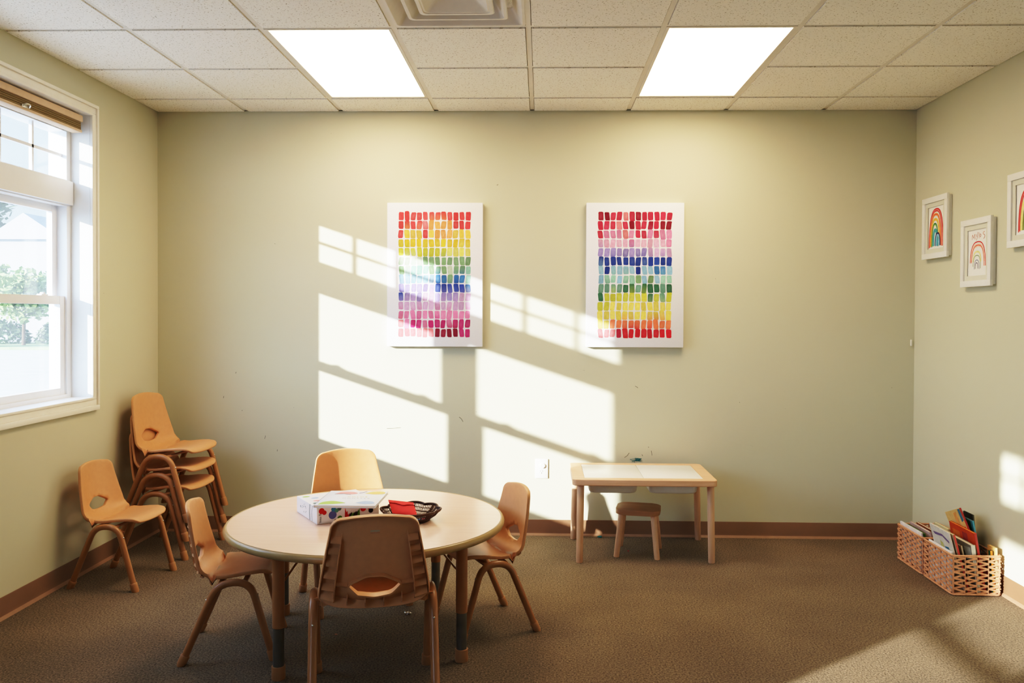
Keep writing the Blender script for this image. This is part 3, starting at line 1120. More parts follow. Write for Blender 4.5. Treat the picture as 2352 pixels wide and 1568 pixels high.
# scalloped dark wicker tray
tr = thing('wicker_tray', 'dark brown wicker tray with scalloped rim on the round table', 'basket', (-0.560, 3.552, TH + 0.0008))
def scal(a, base, amp):
    return base + amp * abs(math.cos(4 * a)) ** 0.7
NR = 96
rim_pts = [(scal(2 * PI * k / NR, 0.116, 0.014) * math.cos(2 * PI * k / NR), scal(2 * PI * k / NR, 0.116, 0.014) * math.sin(2 * PI * k / NR), 0.044 + 0.004 * abs(math.cos(4 * 2 * PI * k / NR))) for k in range(NR)]
bm = bmesh.new(); tube(bm, rim_pts, 0.0042, 8, closed=True)
tube(bm, [(p[0] * 0.985, p[1] * 0.985, p[2] - 0.005) for p in rim_pts], 0.0032, 6, closed=True)
mk('rim', bm, M_DARKWICK, tr, smooth=50)
bm = bmesh.new()
for k in range(NR):
    a = 2 * PI * k / NR
    p = Vector(rim_pts[k])
    b = Vector((0.080 * math.cos(a), 0.080 * math.sin(a), 0.004))
    mid = (p + b) / 2 + Vector((0, 0, -0.006))
    if k % 12 in (0, 1):
        tube(bm, [b, mid, p], 0.0030, 5)
    else:
        tube(bm, [b, mid, p], 0.0017, 5)
for f, rr_ in ((0.33, 0.0028), (0.62, 0.002)):
    tube(bm, [(Vector((0.080 * math.cos(2 * PI * k / NR), 0.080 * math.sin(2 * PI * k / NR), 0.002)).lerp(Vector(rim_pts[k]), f)) for k in range(NR)], rr_, 5, closed=True)
mk('woven_wall', bm, M_DARKWICK, tr, smooth=50)
bm = bmesh.new()
for k in range(12):
    r_ = 0.006 + 0.0068 * k
    tube(bm, [(r_ * math.cos(2 * PI * j / 40), r_ * math.sin(2 * PI * j / 40), 0.0035) for j in range(40)], 0.0034, 6, closed=True)
lathe(bm, [(0, 0.001), (0.082, 0.001), (0.082, 0.003), (0, 0.003)], seg=40)
mk('woven_base', bm, M_DARKWICK, tr, smooth=50)

# red felt pouch leaning in the tray
po = thing('felt_pouch', 'bright red felt envelope pouch lying across the dark wicker tray', 'pouch', (-0.6, 3.58, TH + 0.03))
bm = bmesh.new()
BL, BR, TL, TRr = Vector((-0.640, 3.555, 0.548)), Vector((-0.528, 3.527, 0.545)), Vector((-0.672, 3.632, 0.585)), Vector((-0.556, 3.606, 0.580))
n = (BR - BL).cross(TL - BL).normalized()
def pq(u, v, o):
    return (BL * (1 - u) + BR * u) * (1 - v) + (TL * (1 - u) + TRr * u) * v + n * o
G = 12
grid = {}
for side in (0, 1):
    for i in range(G + 1):
        for j in range(G + 1):
            u, v = i / G, j / G
            puff = 0.007 * (16 * u * (1 - u) * v * (1 - v)) ** 0.6
            grid[side, i, j] = bm.verts.new(pq(u, v, (0.0015 + puff) if side else -0.0015 - puff * 0.4))
for side in (0, 1):
    for i in range(G):
        for j in range(G):
            bm.faces.new((grid[side, i, j], grid[side, i + 1, j], grid[side, i + 1, j + 1], grid[side, i, j + 1]))
for k in range(G):
    for a, b in (((k, 0), (k + 1, 0)), ((k, G), (k + 1, G)), ((0, k), (0, k + 1)), ((G, k), (G, k + 1))):
        bm.faces.new((grid[0, a[0], a[1]], grid[0, b[0], b[1]], grid[1, b[0], b[1]], grid[1, a[0], a[1]]))
mk('pouch_body', rel(bm, po), M_FELT, po, smooth=60)
bm = bmesh.new()
fl_u = [(0.0, 1.0), (0.0, 0.80), (0.25, 0.72), (0.48, 0.60), (0.55, 0.58), (0.75, 0.70), (1.0, 0.80), (1.0, 1.0)]
def pf(u, v):
    return 0.0025 + 0.0085 * (16 * max(0, u * (1 - u) * v * (1 - v))) ** 0.6
up = [bm.verts.new(pq(u, v, pf(u, v) + 0.003)) for u, v in fl_u]
lo = [bm.verts.new(pq(u, v, pf(u, v) + 0.0005)) for u, v in fl_u]
bm.faces.new(up); bm.faces.new(lo[::-1])
for k in range(len(up)):
    bm.faces.new((up[k], up[(k + 1) % len(up)], lo[(k + 1) % len(up)], lo[k]))
mk('flap', rel(bm, po), M_FELT, po, smooth=30)

# small picture tiles scattered in the tray
tiles = [(-0.640, 3.500, 20, 'white', 'dred', 'white picture tile with red mark at the left end of the tray', 0.011), (-0.612, 3.487, -15, 'white', 'dblack', 'white picture tile with black mark beside the left tile in the tray', 0.0105), (-0.580, 3.483, 30, 'orange', None, 'plain light orange tile in front of the red pouch', 0.018),
         (-0.545, 3.478, 10, 'pink', 'dcream', 'pink picture tile near the front rim of the tray', 0.011), (-0.527, 3.492, -20, 'blue', 'dblack', 'blue picture tile beside the pink tile in the tray', 0.018), (-0.502, 3.515, 35, 'crimson', None, 'crimson tile at the right corner of the red pouch', 0.011), (-0.497, 3.548, 5, 'green', 'dcream', 'dark green tile near the right rim of the tray', 0.011)]
TM = {'white': flatmat('tile_white', 230, 225, 220), 'orange': flatmat('tile_orange', 245, 170, 90), 'pink': flatmat('tile_pink', 225, 70, 110), 'blue': flatmat('tile_blue', 75, 135, 195), 'crimson': flatmat('tile_crimson', 150, 30, 55), 'green': flatmat('tile_green', 45, 70, 50)}
for (x, y, a, cm, mark, lab, zz) in tiles:
    o = thing('picture_tile', lab, 'tile', (x, y, TH + zz - 0.002), math.radians(a), 'small picture tiles in the wicker tray')
    bm = bmesh.new(); bx(bm, -0.018, 0.018, -0.012, 0.012, 0, 0.004, bev=0.001)
    mk('card', bm, TM[cm], o, smooth=30)
    if mark:
        bm = bmesh.new(); disc(bm, Vector((0, 0, 0.0043)), ux, uy, 0.007, 0.005, 0, 10)
        disc(bm, Vector((0.009, 0.002, 0.0043)), ux, uy, 0.003, 0.003, 0, 8)
        mk('printed_mark', bm, DM[DI[mark]], o, smooth=0)

# ------------------------------------------------------------------ wooden activity table and stool
FX0, FX1, FY0, FY1, FH = 0.178, 0.992, 4.672, 5.205, 0.480
ft = thing('activity_table', 'low pine table with white inset boards against the back wall', 'table', ((FX0 + FX1) / 2, (FY0 + FY1) / 2, 0))
ox, oy = ft.location.x, ft.location.y
def L2(*v):
    return [c - (ox if i < 2 else oy) for i, c in enumerate(v)]
IX0, IX1, IY0, IY1 = 0.247, 0.922, 4.728, 5.150
bm = bmesh.new()
def frameplate(bm, outer, inner, z0, z1):
    """solid frame with a rectangular opening; outer and inner polygons start at matching corners"""
    no_, ni = len(outer), len(inner)
    k = no_ // ni
    vs = {}
    for z in (z0, z1):
        vs['o', z] = [bm.verts.new((x, y, z)) for x, y in outer]
        vs['i', z] = [bm.verts.new((x, y, z)) for x, y in inner]
        for c in range(ni):
            a = [vs['o', z][(c * k + j) % no_] for j in range(k)] + [vs['o', z][((c + 1) * k) % no_]]
            f = a + [vs['i', z][(c + 1) % ni], vs['i', z][c]]
            bm.faces.new(f)
    for j in range(no_):
        bm.faces.new((vs['o', z0][j], vs['o', z0][(j + 1) % no_], vs['o', z1][(j + 1) % no_], vs['o', z1][j]))
    for j in range(ni):
        bm.faces.new((vs['i', z0][j], vs['i', z0][(j + 1) % ni], vs['i', z1][(j + 1) % ni], vs['i', z1][j]))
outer = rrect(FX0 - ox, FX1 - ox, FY0 - oy, FY1 - oy, 0.028, 5)
inner = [(IX1 - ox, IY1 - oy), (IX0 - ox, IY1 - oy), (IX0 - ox, IY0 - oy), (IX1 - ox, IY0 - oy)]
frameplate(bm, outer, inner, FH - 0.036, FH)
fr = mk('top_frame', bm, M_PINE, ft, smooth=30)
bv = fr.modifiers.new('soft_edges', 'BEVEL'); bv.width = 0.004; bv.segments = 2; bv.limit_method = 'ANGLE'; bv.angle_limit = math.radians(50)
xm = (IX0 + IX1) / 2
for a, b in ((IX0 + 0.001, xm - 0.001), (xm + 0.001, IX1 - 0.001)):
    bm = bmesh.new(); bx(bm, a - ox, b - ox, IY0 + 0.001 - oy, IY1 - 0.001 - oy, FH - 0.010, FH - 0.001, bev=0.0008)
    p = mk('inset_board', bm, M_BOARD, ft, smooth=30); p['label'] = 'white inset board'
for (lx, ly, tx, ty) in ((0.221, 4.715, 0.226, 4.720), (0.972, 4.735, 0.962, 4.728), (0.205, 5.205, 0.215, 5.180), (0.985, 5.222, 0.968, 5.185)):
    bm = bmesh.new()
    tube(bm, [(lx - ox, ly - oy, 0), (lx - ox, ly - oy, 0.003), (tx - ox, ty - oy, FH - 0.042), (tx - ox, ty - oy, FH - 0.0365)], [0.0175, 0.019, 0.0205, 0.018], 20)
    mk('leg', bm, M_PINEZ, ft, smooth=40)
def bin_mesh(x0, x1, y0, y1, z0, z1):
    bm = bmesh.new()
    rings = []
    spec = [(0.0, z1, 0.03), (-0.006, z1, 0.03), (-0.006, z1 - 0.006, 0.03), (0.003, z1 - 0.006, 0.03), (0.007, z0 + 0.012, 0.035), (0.014, z0 + 0.003, 0.035), (0.024, z0, 0.03)]
    for ins, z, r_ in spec:
        rings.append([bm.verts.new((x - ox, y - oy, z)) for x, y in rrect(x0 + ins, x1 - ins, y0 + ins, y1 - ins, r_, 5)])
    for a, b in zip(rings, rings[1:]):
        for k in range(len(a)):
            bm.faces.new((a[k], a[(k + 1) % len(a)], b[(k + 1) % len(a)], b[k]))
    bm.faces.new(rings[-1])
    return bm
for x0, x1, lab in ((0.268, 0.556, 'frosted white storage bin under the end of the activity table beside the wall outlet'), (0.612, 0.900, 'frosted white storage bin under the activity table, above the stool side farther from the outlet')):
    o = thing('storage_bin', lab, 'bin', ((x0 + x1) / 2, 4.93, 0.384), 0, 'storage bins hanging in the activity table')
    bm = bin_mesh(x0, x1, 4.742, 5.12, 0.386, 0.4425)
    bm.transform(Matrix.Translation((ox - (x0 + x1) / 2, oy - 4.93, -0.384)))
    mk('bin_tray', bm, M_BIN, o, smooth=50)

st = thing('wooden_stool', 'small wooden stool with rounded square seat in front of the activity table', 'stool', (0.578, 4.925, 0), math.radians(-11))
bm = bmesh.new(); prism(bm, rrect(-0.128, 0.128, -0.112, 0.112, 0.055, 7), 0.243, 0.272, bev=0.005)
s_ = mk('seat', bm, M_STOOL, st, smooth=40); s_['label'] = 'darker wooden stool seat'
for sxn in (-1, 1):
    for syn in (-1, 1):
        bm = bmesh.new()
        tube(bm, [(sxn * 0.117, syn * 0.117, 0), (sxn * 0.117, syn * 0.117, 0.003), (sxn * 0.093, syn * 0.078, 0.24), (sxn * 0.0925, syn * 0.0775, 0.246)], [0.0155, 0.0165, 0.0175, 0.0165], 18)
        mk('leg', bm, M_PINEZ, st, smooth=40)

# ------------------------------------------------------------------ canvases
PAL = {'R': (228, 80, 88), 'S': (234, 128, 138), 'O': (246, 165, 105), 'Y': (242, 200, 105), 'G': (226, 190, 75), 'L': (200, 200, 80), 'E': (228, 222, 120), 'g': (120, 158, 122), 'v': (185, 208, 185), 't': (150, 208, 192),
       'B': (140, 188, 222), 'b': (62, 115, 180), 'N': (48, 72, 155), 'P': (150, 138, 205), 'p': (206, 166, 214), 'K': (226, 130, 175), 'M': (180, 55, 112), 'm': (140, 38, 66), 'C': (196, 58, 88), 'c': (138, 30, 56),
       'q': (230, 168, 202), 'd': (105, 152, 138), 'D': (60, 108, 88), 'l': (195, 200, 85), 'y': (232, 215, 112), 'w': (245, 235, 215), 'r': (206, 45, 62), 'o': (244, 130, 98)}
ART1 = ['RRRRRRRRRRRR', 'RRRRSOOOORRR', 'RYYYRYOOOYYY', 'GGGGGGGGGGGG', 'LLLLLLLLEEEE', 'vvvvgggggggg', 'gvtttgggvggt', 'BBBBBBbbgbbt', 'PPPPPPNNNNNb', 'NPPPppPPPPpp', 'pppppppppppp', 'KKKKKKKKKKKK', 'SKMMKMMMKMMM', 'SSSSSSmmmmMM']  # pale daubs (v, bottom-left S) have sunlight painted into their colour
ART2 = ['ccCCSCcCCCCC', 'CCCSCcCCcCcc', 'CKKKSKCCKCKK', 'qqqqqKqqqqqK', 'PPPPPPPPpppp', 'NNNNNNNNNNNN', 'BNBBBBNBBbbB', 'BttBttgBgBtt', 'ddddDDdDDDdD', 'DlllllllDldl', 'llyyyyyyyyyy', 'yyyyyyyyyyyy', 'yyoooooooooo', 'SSSCrrrrrrrr']
def canvas(x0, x1, z0, z1, art, label, seed):
    o = thing('wall_canvas', label, 'picture', ((x0 + x1) / 2, YW - 0.002, (z0 + z1) / 2), 0, 'rainbow watercolour canvases on the back wall')
    w, h = x1 - x0, z1 - z0
    bm = bmesh.new(); bx(bm, -w / 2, w / 2, -0.038, 0, -h / 2, h / 2, bev=0.003)
    mk('stretched_canvas', bm, M_CANVAS, o, smooth=30)
    rnd = random.Random(seed)
    bm = bmesh.new()
    cl = bm.loops.layers.color.new('Col')
    fx0, fx1, fz0, fz1 = -w / 2 + w * 0.117, -w / 2 + w * 0.880, h / 2 - h * 0.062, h / 2 - h * 0.935
    cw, ch = (fx1 - fx0) / 12, (fz1 - fz0) / 14
    for r_ in range(14):
        for c in range(12):
            cx = fx0 + cw * (c + 0.5) + rnd.uniform(-0.0015, 0.0015) - cw * 0.06 * math.sin(r_ * 0.7)
            cz = fz0 + ch * (r_ + 0.5) + rnd.uniform(-0.002, 0.002)
            hw, hh = cw * 0.5 * rnd.uniform(0.76, 0.88), -ch * 0.5 * rnd.uniform(0.84, 1.0)
            if rnd.random() < 0.12:
                hh *= 1.12
            sk = rnd.uniform(-0.0035, 0.0035)
            n = 20
            pts = []
            for k in range(n):
                a = 2 * PI * (k + 0.5) / n
                ca_, sa_ = math.cos(a), math.sin(a)
                ex = 0.35
                px = math.copysign(abs(ca_) ** ex, ca_) * hw * (1 + rnd.uniform(-0.06, 0.06))
                pz = math.copysign(abs(sa_) ** ex, sa_) * hh * (1 + rnd.uniform(-0.04, 0.04))
                pts.append((cx + px + sk * pz / hh, -0.0386 - 0.00002 * ((r_ * 12 + c) % 5), cz + pz))
            base = PAL[art[r_][c]]
            nxt = PAL[art[min(13, r_ + 1)][c]]
            j = rnd.uniform(0.9, 1.08)
            cen = bm.verts.new((cx, pts[0][1], cz))
            vs = [bm.verts.new(p) for p in pts]
            mixb = rnd.choice((0, 0, 0, 0.25, 0.5))
            lig = rnd.uniform(0.0, 0.18)
            for k in range(n):
                f = bm.faces.new((cen, vs[k], vs[(k + 1) % n]))
                for lp in f.loops:
                    v = lp.vert
                    t = (cz - v.co.z) / (2 * hh if hh else 1) + 0.5
                    t = max(0, min(1, (cz + abs(hh) - v.co.z) / (2 * abs(hh))))
                    col = [min(255, (base[i] * (1 - mixb * t) + nxt[i] * mixb * t) * j) for i in range(3)]
                    e = 0.0 if v is not cen else lig
                    col = [q + (255 - q) * e for q in col]
                    lp[cl] = (col[0] / 255, col[1] / 255, col[2] / 255, 1)
    mk('watercolour_daubs', bm, M_VCOL, o, smooth=0)
canvas(-0.983, -0.376, 1.201, 2.112, ART1, 'white canvas of colour daubs, coral at top to maroon at bottom, crossed by window light', 11)
canvas(0.279, 0.892, 1.203, 2.112, ART2, 'white canvas of colour daubs, crimson at top, dark blue middle, red at bottom', 12)

# ------------------------------------------------------------------ outlet with child cover, little wall clip
ol = thing('wall_outlet', 'white electrical outlet low on the back wall with one socket capped', 'outlet', (0.004, YW - 0.0005, 0.425))
bm = bmesh.new(); bx(bm, -0.041, 0.041, -0.007, 0, -0.062, 0.062, bev=0.003)
mk('cover_plate', bm, M_WHITE, ol, smooth=30)
bm = bmesh.new()
t = bmesh.new(); lathe(t, [(0, 0.011), (0.0145, 0.0105), (0.0165, 0.006), (0.0165, 0.0)], seg=20)
add(bm, t, 0, Matrix.Translation((0.006, -0.006, 0.020)) @ Matrix.Rotation(PI / 2, 4, 'X'))
mk('safety_cap', bm, M_BOARD, ol, smooth=40)
bm = bmesh.new()
for dx in (-0.0065, 0.0065):
    bx(bm, dx - 0.001, dx + 0.001, -0.0078, -0.0068, -0.019, -0.011)
bx(bm, -0.002, 0.002, -0.0078, -0.0068, -0.030, -0.025)
mk('socket_slots', bm, M_DARKM, ol, smooth=0)
bm = bmesh.new(); bx(bm, -0.005, 0.005, -0.008, 0, -0.02, 0.02, bev=0.002)
wc = mk('wall_clip', bm, M_CREAM, None, loc=(2.322, YW - 0.0005, 1.239))
tag(wc, 'tiny white clip on the back wall beside the corner', 'clip')

# ------------------------------------------------------------------ framed rainbow drawings on the right wall
def picture_frame(y0, y1, z0, z1, label, strokes):
    o = thing('framed_drawing', label, 'picture', (XR - 0.001, (y0 + y1) / 2, (z0 + z1) / 2), 0, 'framed rainbow drawings on the right wall')
    w, h = y1 - y0, z1 - z0
    bm = bmesh.new()
    B = 0.033
    # front moulding; local x goes into the room (negative), y along the wall
    for a, b, c, d in ((-w / 2, w / 2, h / 2 - B, h / 2), (-w / 2, w / 2, -h / 2, -h / 2 + B), (-w / 2, -w / 2 + B, -h / 2 + B, h / 2 - B), (w / 2 - B, w / 2, -h / 2 + B, h / 2 - B)):
        bx(bm, -0.034, -0.018, a, b, c, d, bev=0.0012)
    bx(bm, -0.018, 0, -w / 2 + 0.008, w / 2 - 0.008, -h / 2 + 0.008, h / 2 - 0.008)
    mk('frame', bm, M_WHITE, o, smooth=30)
    bm = bmesh.new()
    M_ = 0.026
    a0, a1, c0, c1 = -w / 2 + B, w / 2 - B, -h / 2 + B, h / 2 - B
    for a, b, c, d in ((a0, a1, c1 - M_, c1), (a0, a1, c0, c0 + M_), (a0, a0 + M_, c0 + M_, c1 - M_), (a1 - M_, a1, c0 + M_, c1 - M_)):
        bx(bm, -0.0255, -0.022, a, b, c, d, bev=0.0005)
    mk('mat_board', bm, flatmat('mat_board', 214, 214, 200, 0.8, 0.01), o, smooth=0)
    bm = bmesh.new()
    bx(bm, -0.0195, -0.0185, a0 + 0.012, a1 - 0.012, c0 + 0.012, c1 - 0.012)
    d_ = mk('drawing_paper', bm, M_PAPER, o, smooth=0)
    bm = bmesh.new()
    pw, ph = (a1 - a0 - 2 * M_), (c1 - c0 - 2 * M_)
    mats, idx = [], {}
    for n_, (col, wd, pts) in enumerate(strokes):
        if col not in idx:
            idx[col] = len(mats)
            mats.append(flatmat('crayon_%d_%d_%d' % col, *col, 0.8, 0.12))
        # u: 0..1 from the far (back wall) side towards the camera, v: 0..1 upward
        q = [Vector((-0.0197 - 0.00004 * n_, pw / 2 - u * pw, -ph / 2 + v * ph)) for u, v in pts]
        if len(q) > 2:
            q = fillet(q, 0.03, 4)
        tube(bm, q, 0, flat=(wd, 0.0002, (1, 0, 0)), mi=idx[col])
    mk('crayon_drawing', bm, mats, d_, smooth=0)
    return o
def arch(uc, v0, hw, top, skew=0.0, n=14, v1=None):
    pts = []
    for k in range(n + 1):
        a = PI - PI * k / n
        base_v = v0 + ((v1 if v1 is not None else v0) - v0) * k / n
        pts.append((uc + hw * math.copysign(abs(math.cos(a)) ** 0.75, math.cos(a)) + skew * math.sin(a), base_v + (top - base_v) * math.sin(a) ** 0.8))
    return pts
RED, ORG, YEL, GRN, TEA, NAV, PNK = (205, 40, 45), (235, 90, 60), (235, 190, 90), (60, 125, 70), (85, 165, 175), (60, 55, 100), (225, 130, 130)
picture_frame(4.818, 5.128, 1.748, 2.113, 'white framed bold rainbow with dark blue inner arch, nearest the corner', [
    (PNK, 0.020, arch(0.50, 0.04, 0.42, 0.92)), (RED, 0.007, arch(0.50, 0.02, 0.46, 0.95)), (RED, 0.005, arch(0.48, 0.04, 0.38, 0.90)),
    ((240, 175, 120), 0.018, arch(0.46, 0.06, 0.33, 0.82)), (ORG, 0.007, arch(0.46, 0.05, 0.34, 0.82)), (YEL, 0.016, arch(0.44, 0.06, 0.26, 0.70)),
    ((150, 195, 120), 0.012, arch(0.42, 0.05, 0.19, 0.58)), (GRN, 0.008, arch(0.42, 0.04, 0.20, 0.60)), (TEA, 0.022, arch(0.44, 0.06, 0.12, 0.44)), ((140, 190, 215), 0.016, arch(0.60, 0.05, 0.10, 0.32)), (NAV, 0.010, arch(0.60, 0.06, 0.16, 0.36)), ((60, 150, 190), 0.010, [(0.60, 0.05), (0.62, 0.2)])])
CR = (190, 120, 110)
name_strokes = [
    (CR, 0.003, [(0.20, 0.79), (0.23, 0.90)]), (CR, 0.003, [(0.23, 0.90), (0.29, 0.82)]), (CR, 0.003, [(0.29, 0.82), (0.35, 0.91)]), (CR, 0.003, [(0.35, 0.91), (0.37, 0.79)]),
    (CR, 0.003, [(0.42, 0.90), (0.47, 0.84)]), (CR, 0.003, [(0.53, 0.94), (0.45, 0.76)]), (CR, 0.003, [(0.58, 0.93), (0.585, 0.80)]),
    (CR, 0.003, [(0.65 + 0.035 * math.cos(k), 0.86 + 0.035 * math.sin(k)) for k in (0, 1, 2, 3, 4, 5, 6.28)]),
    (CR, 0.003, [(0.88, 0.93), (0.80, 0.92), (0.79, 0.88), (0.88, 0.86), (0.88, 0.81), (0.82, 0.78)])]
picture_frame(4.351, 4.660, 1.566, 1.930, 'white framed thin-lined rainbow with childish lettering above it, lowest of the three', [
    ((240, 205, 190), 0.020, arch(0.52, 0.30, 0.36, 0.66)), (RED, 0.006, arch(0.52, 0.28, 0.40, 0.735, v1=0.20)), (ORG, 0.005, arch(0.52, 0.28, 0.33, 0.66, v1=0.20)),
    ((235, 225, 160), 0.010, arch(0.48, 0.30, 0.20, 0.52)), ((110, 140, 100), 0.004, arch(0.47, 0.20, 0.20, 0.44, v1=0.15)), ((95, 110, 140), 0.004, arch(0.47, 0.14, 0.13, 0.34)), (NAV, 0.004, arch(0.46, 0.15, 0.07, 0.28))] + name_strokes)
picture_frame(3.893, 4.203, 1.746, 2.108, 'white framed rainbow drawing with thick red outer arch, farthest of the three from the corner', [
    (PNK, 0.016, arch(0.52, 0.08, 0.38, 0.86)), (RED, 0.008, arch(0.52, 0.05, 0.42, 0.90)), (RED, 0.006, arch(0.52, 0.06, 0.36, 0.84)), ((235, 225, 150), 0.018, arch(0.52, 0.08, 0.30, 0.74)), ((120, 135, 60), 0.012, arch(0.52, 0.08, 0.22, 0.6)), (GRN, 0.010, arch(0.52, 0.08, 0.15, 0.48)), (NAV, 0.008, arch(0.52, 0.08, 0.08, 0.36))])

# ------------------------------------------------------------------ woven baskets with books
def woven_basket(x0, x1, y0, y1, h, label):
    o = thing('woven_basket', label, 'basket', ((x0 + x1) / 2, (y0 + y1) / 2, 0.0008), 0, 'woven book baskets by the right wall')
    w, d = (x1 - x0) / 2, (y1 - y0) / 2
    bm = bmesh.new()
    def loop(z, r_):
        return [(x, y, z) for x, y in rrect(-w, w, -d, d, 0.018, 4)]
    tube(bm, loop(h - 0.005, 0), 0.0052, 8, closed=True)
    tube(bm, loop(0.006, 0), 0.0052, 8, closed=True)
    for cx, cy in ((-w, -d), (w, -d), (w, d), (-w, d)):
        k = 0.006
        tube(bm, [(cx * (1 - k / w), cy * (1 - k / d), 0.006), (cx * (1 - k / w), cy * (1 - k / d), h - 0.005)], 0.0045, 8)
    mk('rim_frame', bm, M_WICKER, o, smooth=50)
    rnd = random.Random(int(y0 * 100))
    for side in range(4):
        if side == 0: p, q, nrm = (-w + 0.004, -d), (w - 0.004, -d), (0, -1, 0)
        elif side == 1: p, q, nrm = (w, -d + 0.004), (w, d - 0.004), (1, 0, 0)
        elif side == 2: p, q, nrm = (w - 0.004, d), (-w + 0.004, d), (0, 1, 0)
        else: p, q, nrm = (-w, d - 0.004), (-w, -d + 0.004), (-1, 0, 0)
        P0, Q0 = Vector((p[0], p[1], 0)), Vector((q[0], q[1], 0))
        cols = 4 if side in (0, 2) else 5
        bm = bmesh.new()
        for c in range(1, cols):
            e = P0.lerp(Q0, c / cols)
            tube(bm, [e + Vector((0, 0, 0.006)), e + Vector((0, 0, h - 0.006))], 0.0026, 6)
        nrow = 7
        rh = (h - 0.012) / nrow
        for c in range(cols):
            a, b = P0.lerp(Q0, c / cols), P0.lerp(Q0, (c + 1) / cols)
            pts = []
            for k in range(nrow):
                z = 0.008 + rh * k
                pts.append((a if c % 1 == 0 else b) + Vector((0, 0, z + rnd.uniform(-0.002, 0.002))))
                pts.append(b + Vector((0, 0, z + rh * 0.5 + rnd.uniform(-0.002, 0.002))))
            pts.append(a + Vector((0, 0, h - 0.006)))
            for k in range(len(pts) - 1):
                off = Vector(nrm) * (0.0015 if k % 2 else -0.0010)
                tube(bm, [pts[k] + off, pts[k + 1] + off], 0, flat=(0.0086, 0.0026, nrm))
        mk('woven_panel', bm, M_WICKER, o, smooth=30)
    bm = bmesh.new(); bx(bm, -w + 0.004, w - 0.004, -d + 0.004, d - 0.004, 0.002, 0.006)
    mk('base_panel', bm, M_WICKER, o, smooth=0)
    return o
woven_basket(2.074, 2.314, 4.226, 4.545, 0.206, 'tan woven basket nearer the camera, crammed with upright picture books')
woven_basket(2.072, 2.312, 4.558, 4.872, 0.206, 'tan woven basket nearer the room corner, holding low papers and books')

def book(xb, lean, ztop, y0, ln, th_, cover, spine, label, page=(235, 228, 210), zb=0.012, art=None, roll=0.0):
    """upright book in the basket: plane along Y, leaning towards -X; spine faces the camera"""
    h = (ztop - zb) / math.cos(math.radians(lean))
    o = thing('picture_book', label, 'book', (xb, y0 + ln / 2, zb), 0, 'picture books in the woven baskets')
    o.rotation_euler = (math.radians(roll), math.radians(-lean), 0)
    cm = flatmat('cover_%d_%d_%d' % cover, *cover, 0.4, 0.10)
    sm = flatmat('cover_%d_%d_%d' % spine, *spine, 0.4, 0.10)
    ct = min(0.0016, th_ * 0.2)
    bm = bmesh.new()
    bx(bm, -th_ / 2, -th_ / 2 + ct, -ln / 2, ln / 2, 0, h, mi=0)
    bx(bm, th_ / 2 - ct, th_ / 2, -ln / 2, ln / 2, 0, h, mi=0)
    bx(bm, -th_ / 2, th_ / 2, -ln / 2 - 0.0012, -ln / 2 + 0.0012, 0, h, mi=1)
    mk('cover', bm, [cm, sm], o, smooth=0)
    bm = bmesh.new(); bx(bm, -th_ / 2 + ct, th_ / 2 - ct, -ln / 2 + 0.0015, ln / 2 - 0.003, 0.002, h - 0.003)
    mk('pages', bm, flatmat('page_%d' % page[0], *page, 0.8, 0.05), o, smooth=0)
    if art:
        bm = bmesh.new()
        ms = []
        for (c, pts) in art:
            m_ = flatmat('print_%d_%d_%d' % c, *c, 0.5, 0.15)
            if m_ not in ms:
                ms.append(m_)
            flatpoly(bm, [(-th_ / 2 - 0.0004 - 0.0001 * len(ms), -ln / 2 + u * ln, h * v) for u, v in pts], ms.index(m_))
        mk('cover_print', bm, ms, o, smooth=0)
    return o
def rc(u0, u1, v0, v1):
    return [(u0, v0), (u1, v0), (u1, v1), (u0, v1)]
book(2.083, 0, 0.214, 4.250, 0.25, 0.006, (235, 236, 238), (235, 236, 238), 'thin white book against the left side of the full basket')
book(2.151, 15, 0.308, 4.262, 0.21, 0.007, (215, 215, 210), (225, 220, 212), 'pale book with a purple arch on its cover in the full basket', art=[((120, 105, 150), [(0.1, 0.80), (0.4, 0.87), (0.8, 0.84), (0.9, 0.88), (0.4, 0.91), (0.08, 0.84)]), ((70, 130, 165), [(0.1, 0.55), (0.3, 0.5), (0.4, 0.7), (0.2, 0.72)]), ((190, 190, 130), [(0.4, 0.55), (0.6, 0.5), (0.6, 0.78), (0.45, 0.75)])])
book(2.168, 15, 0.302, 4.250, 0.20, 0.009, (190, 170, 140), (200, 70, 60), 'narrow book with worn red and cream spine in the full basket', art=None)
book(2.184, 13, 0.245, 4.255, 0.19, 0.007, (140, 125, 105), (175, 160, 135), 'narrow brown book in the full basket, low behind the red-spined one')
book(2.213, 8, 0.252, 4.240, 0.24, 0.020, (135, 135, 128), (215, 215, 205), 'thick grey photo book with white spine in the full basket', art=[((60, 62, 62), [(0.05, 0.5), (0.9, 0.5), (0.6, 0.85), (0.1, 0.8)]), ((180, 190, 190), [(0.02, 0.7), (0.25, 0.65), (0.3, 0.92), (0.03, 0.95)])])
book(2.246, 10, 0.312, 4.244, 0.26, 0.011, (190, 70, 35), (185, 45, 35), 'orange red book with yellow top edge in the full basket', page=(240, 185, 90), art=[((150, 50, 60), rc(0.3, 0.5, 0.72, 0.93)), ((205, 120, 60), rc(0.6, 0.9, 0.75, 0.9)), ((225, 215, 190), [(0.0, 0.65), (0.12, 0.62), (0.18, 0.78), (0.02, 0.8)])])
book(2.284, 15, 0.395, 4.262, 0.20, 0.009, (220, 190, 130), (150, 20, 25), 'tallest book with dark red spine and sunny cover in the full basket', roll=-20, zb=0.05, art=[((60, 115, 150), [(0.02, 0.82), (0.16, 0.80), (0.16, 0.99), (0.02, 0.99)]), ((205, 35, 30), [(0.03, 0.62), (0.14, 0.60), (0.2, 0.70), (0.08, 0.74)]), ((225, 160, 100), [(0.3, 0.75), (0.5, 0.72), (0.5, 0.95), (0.3, 0.97)])])
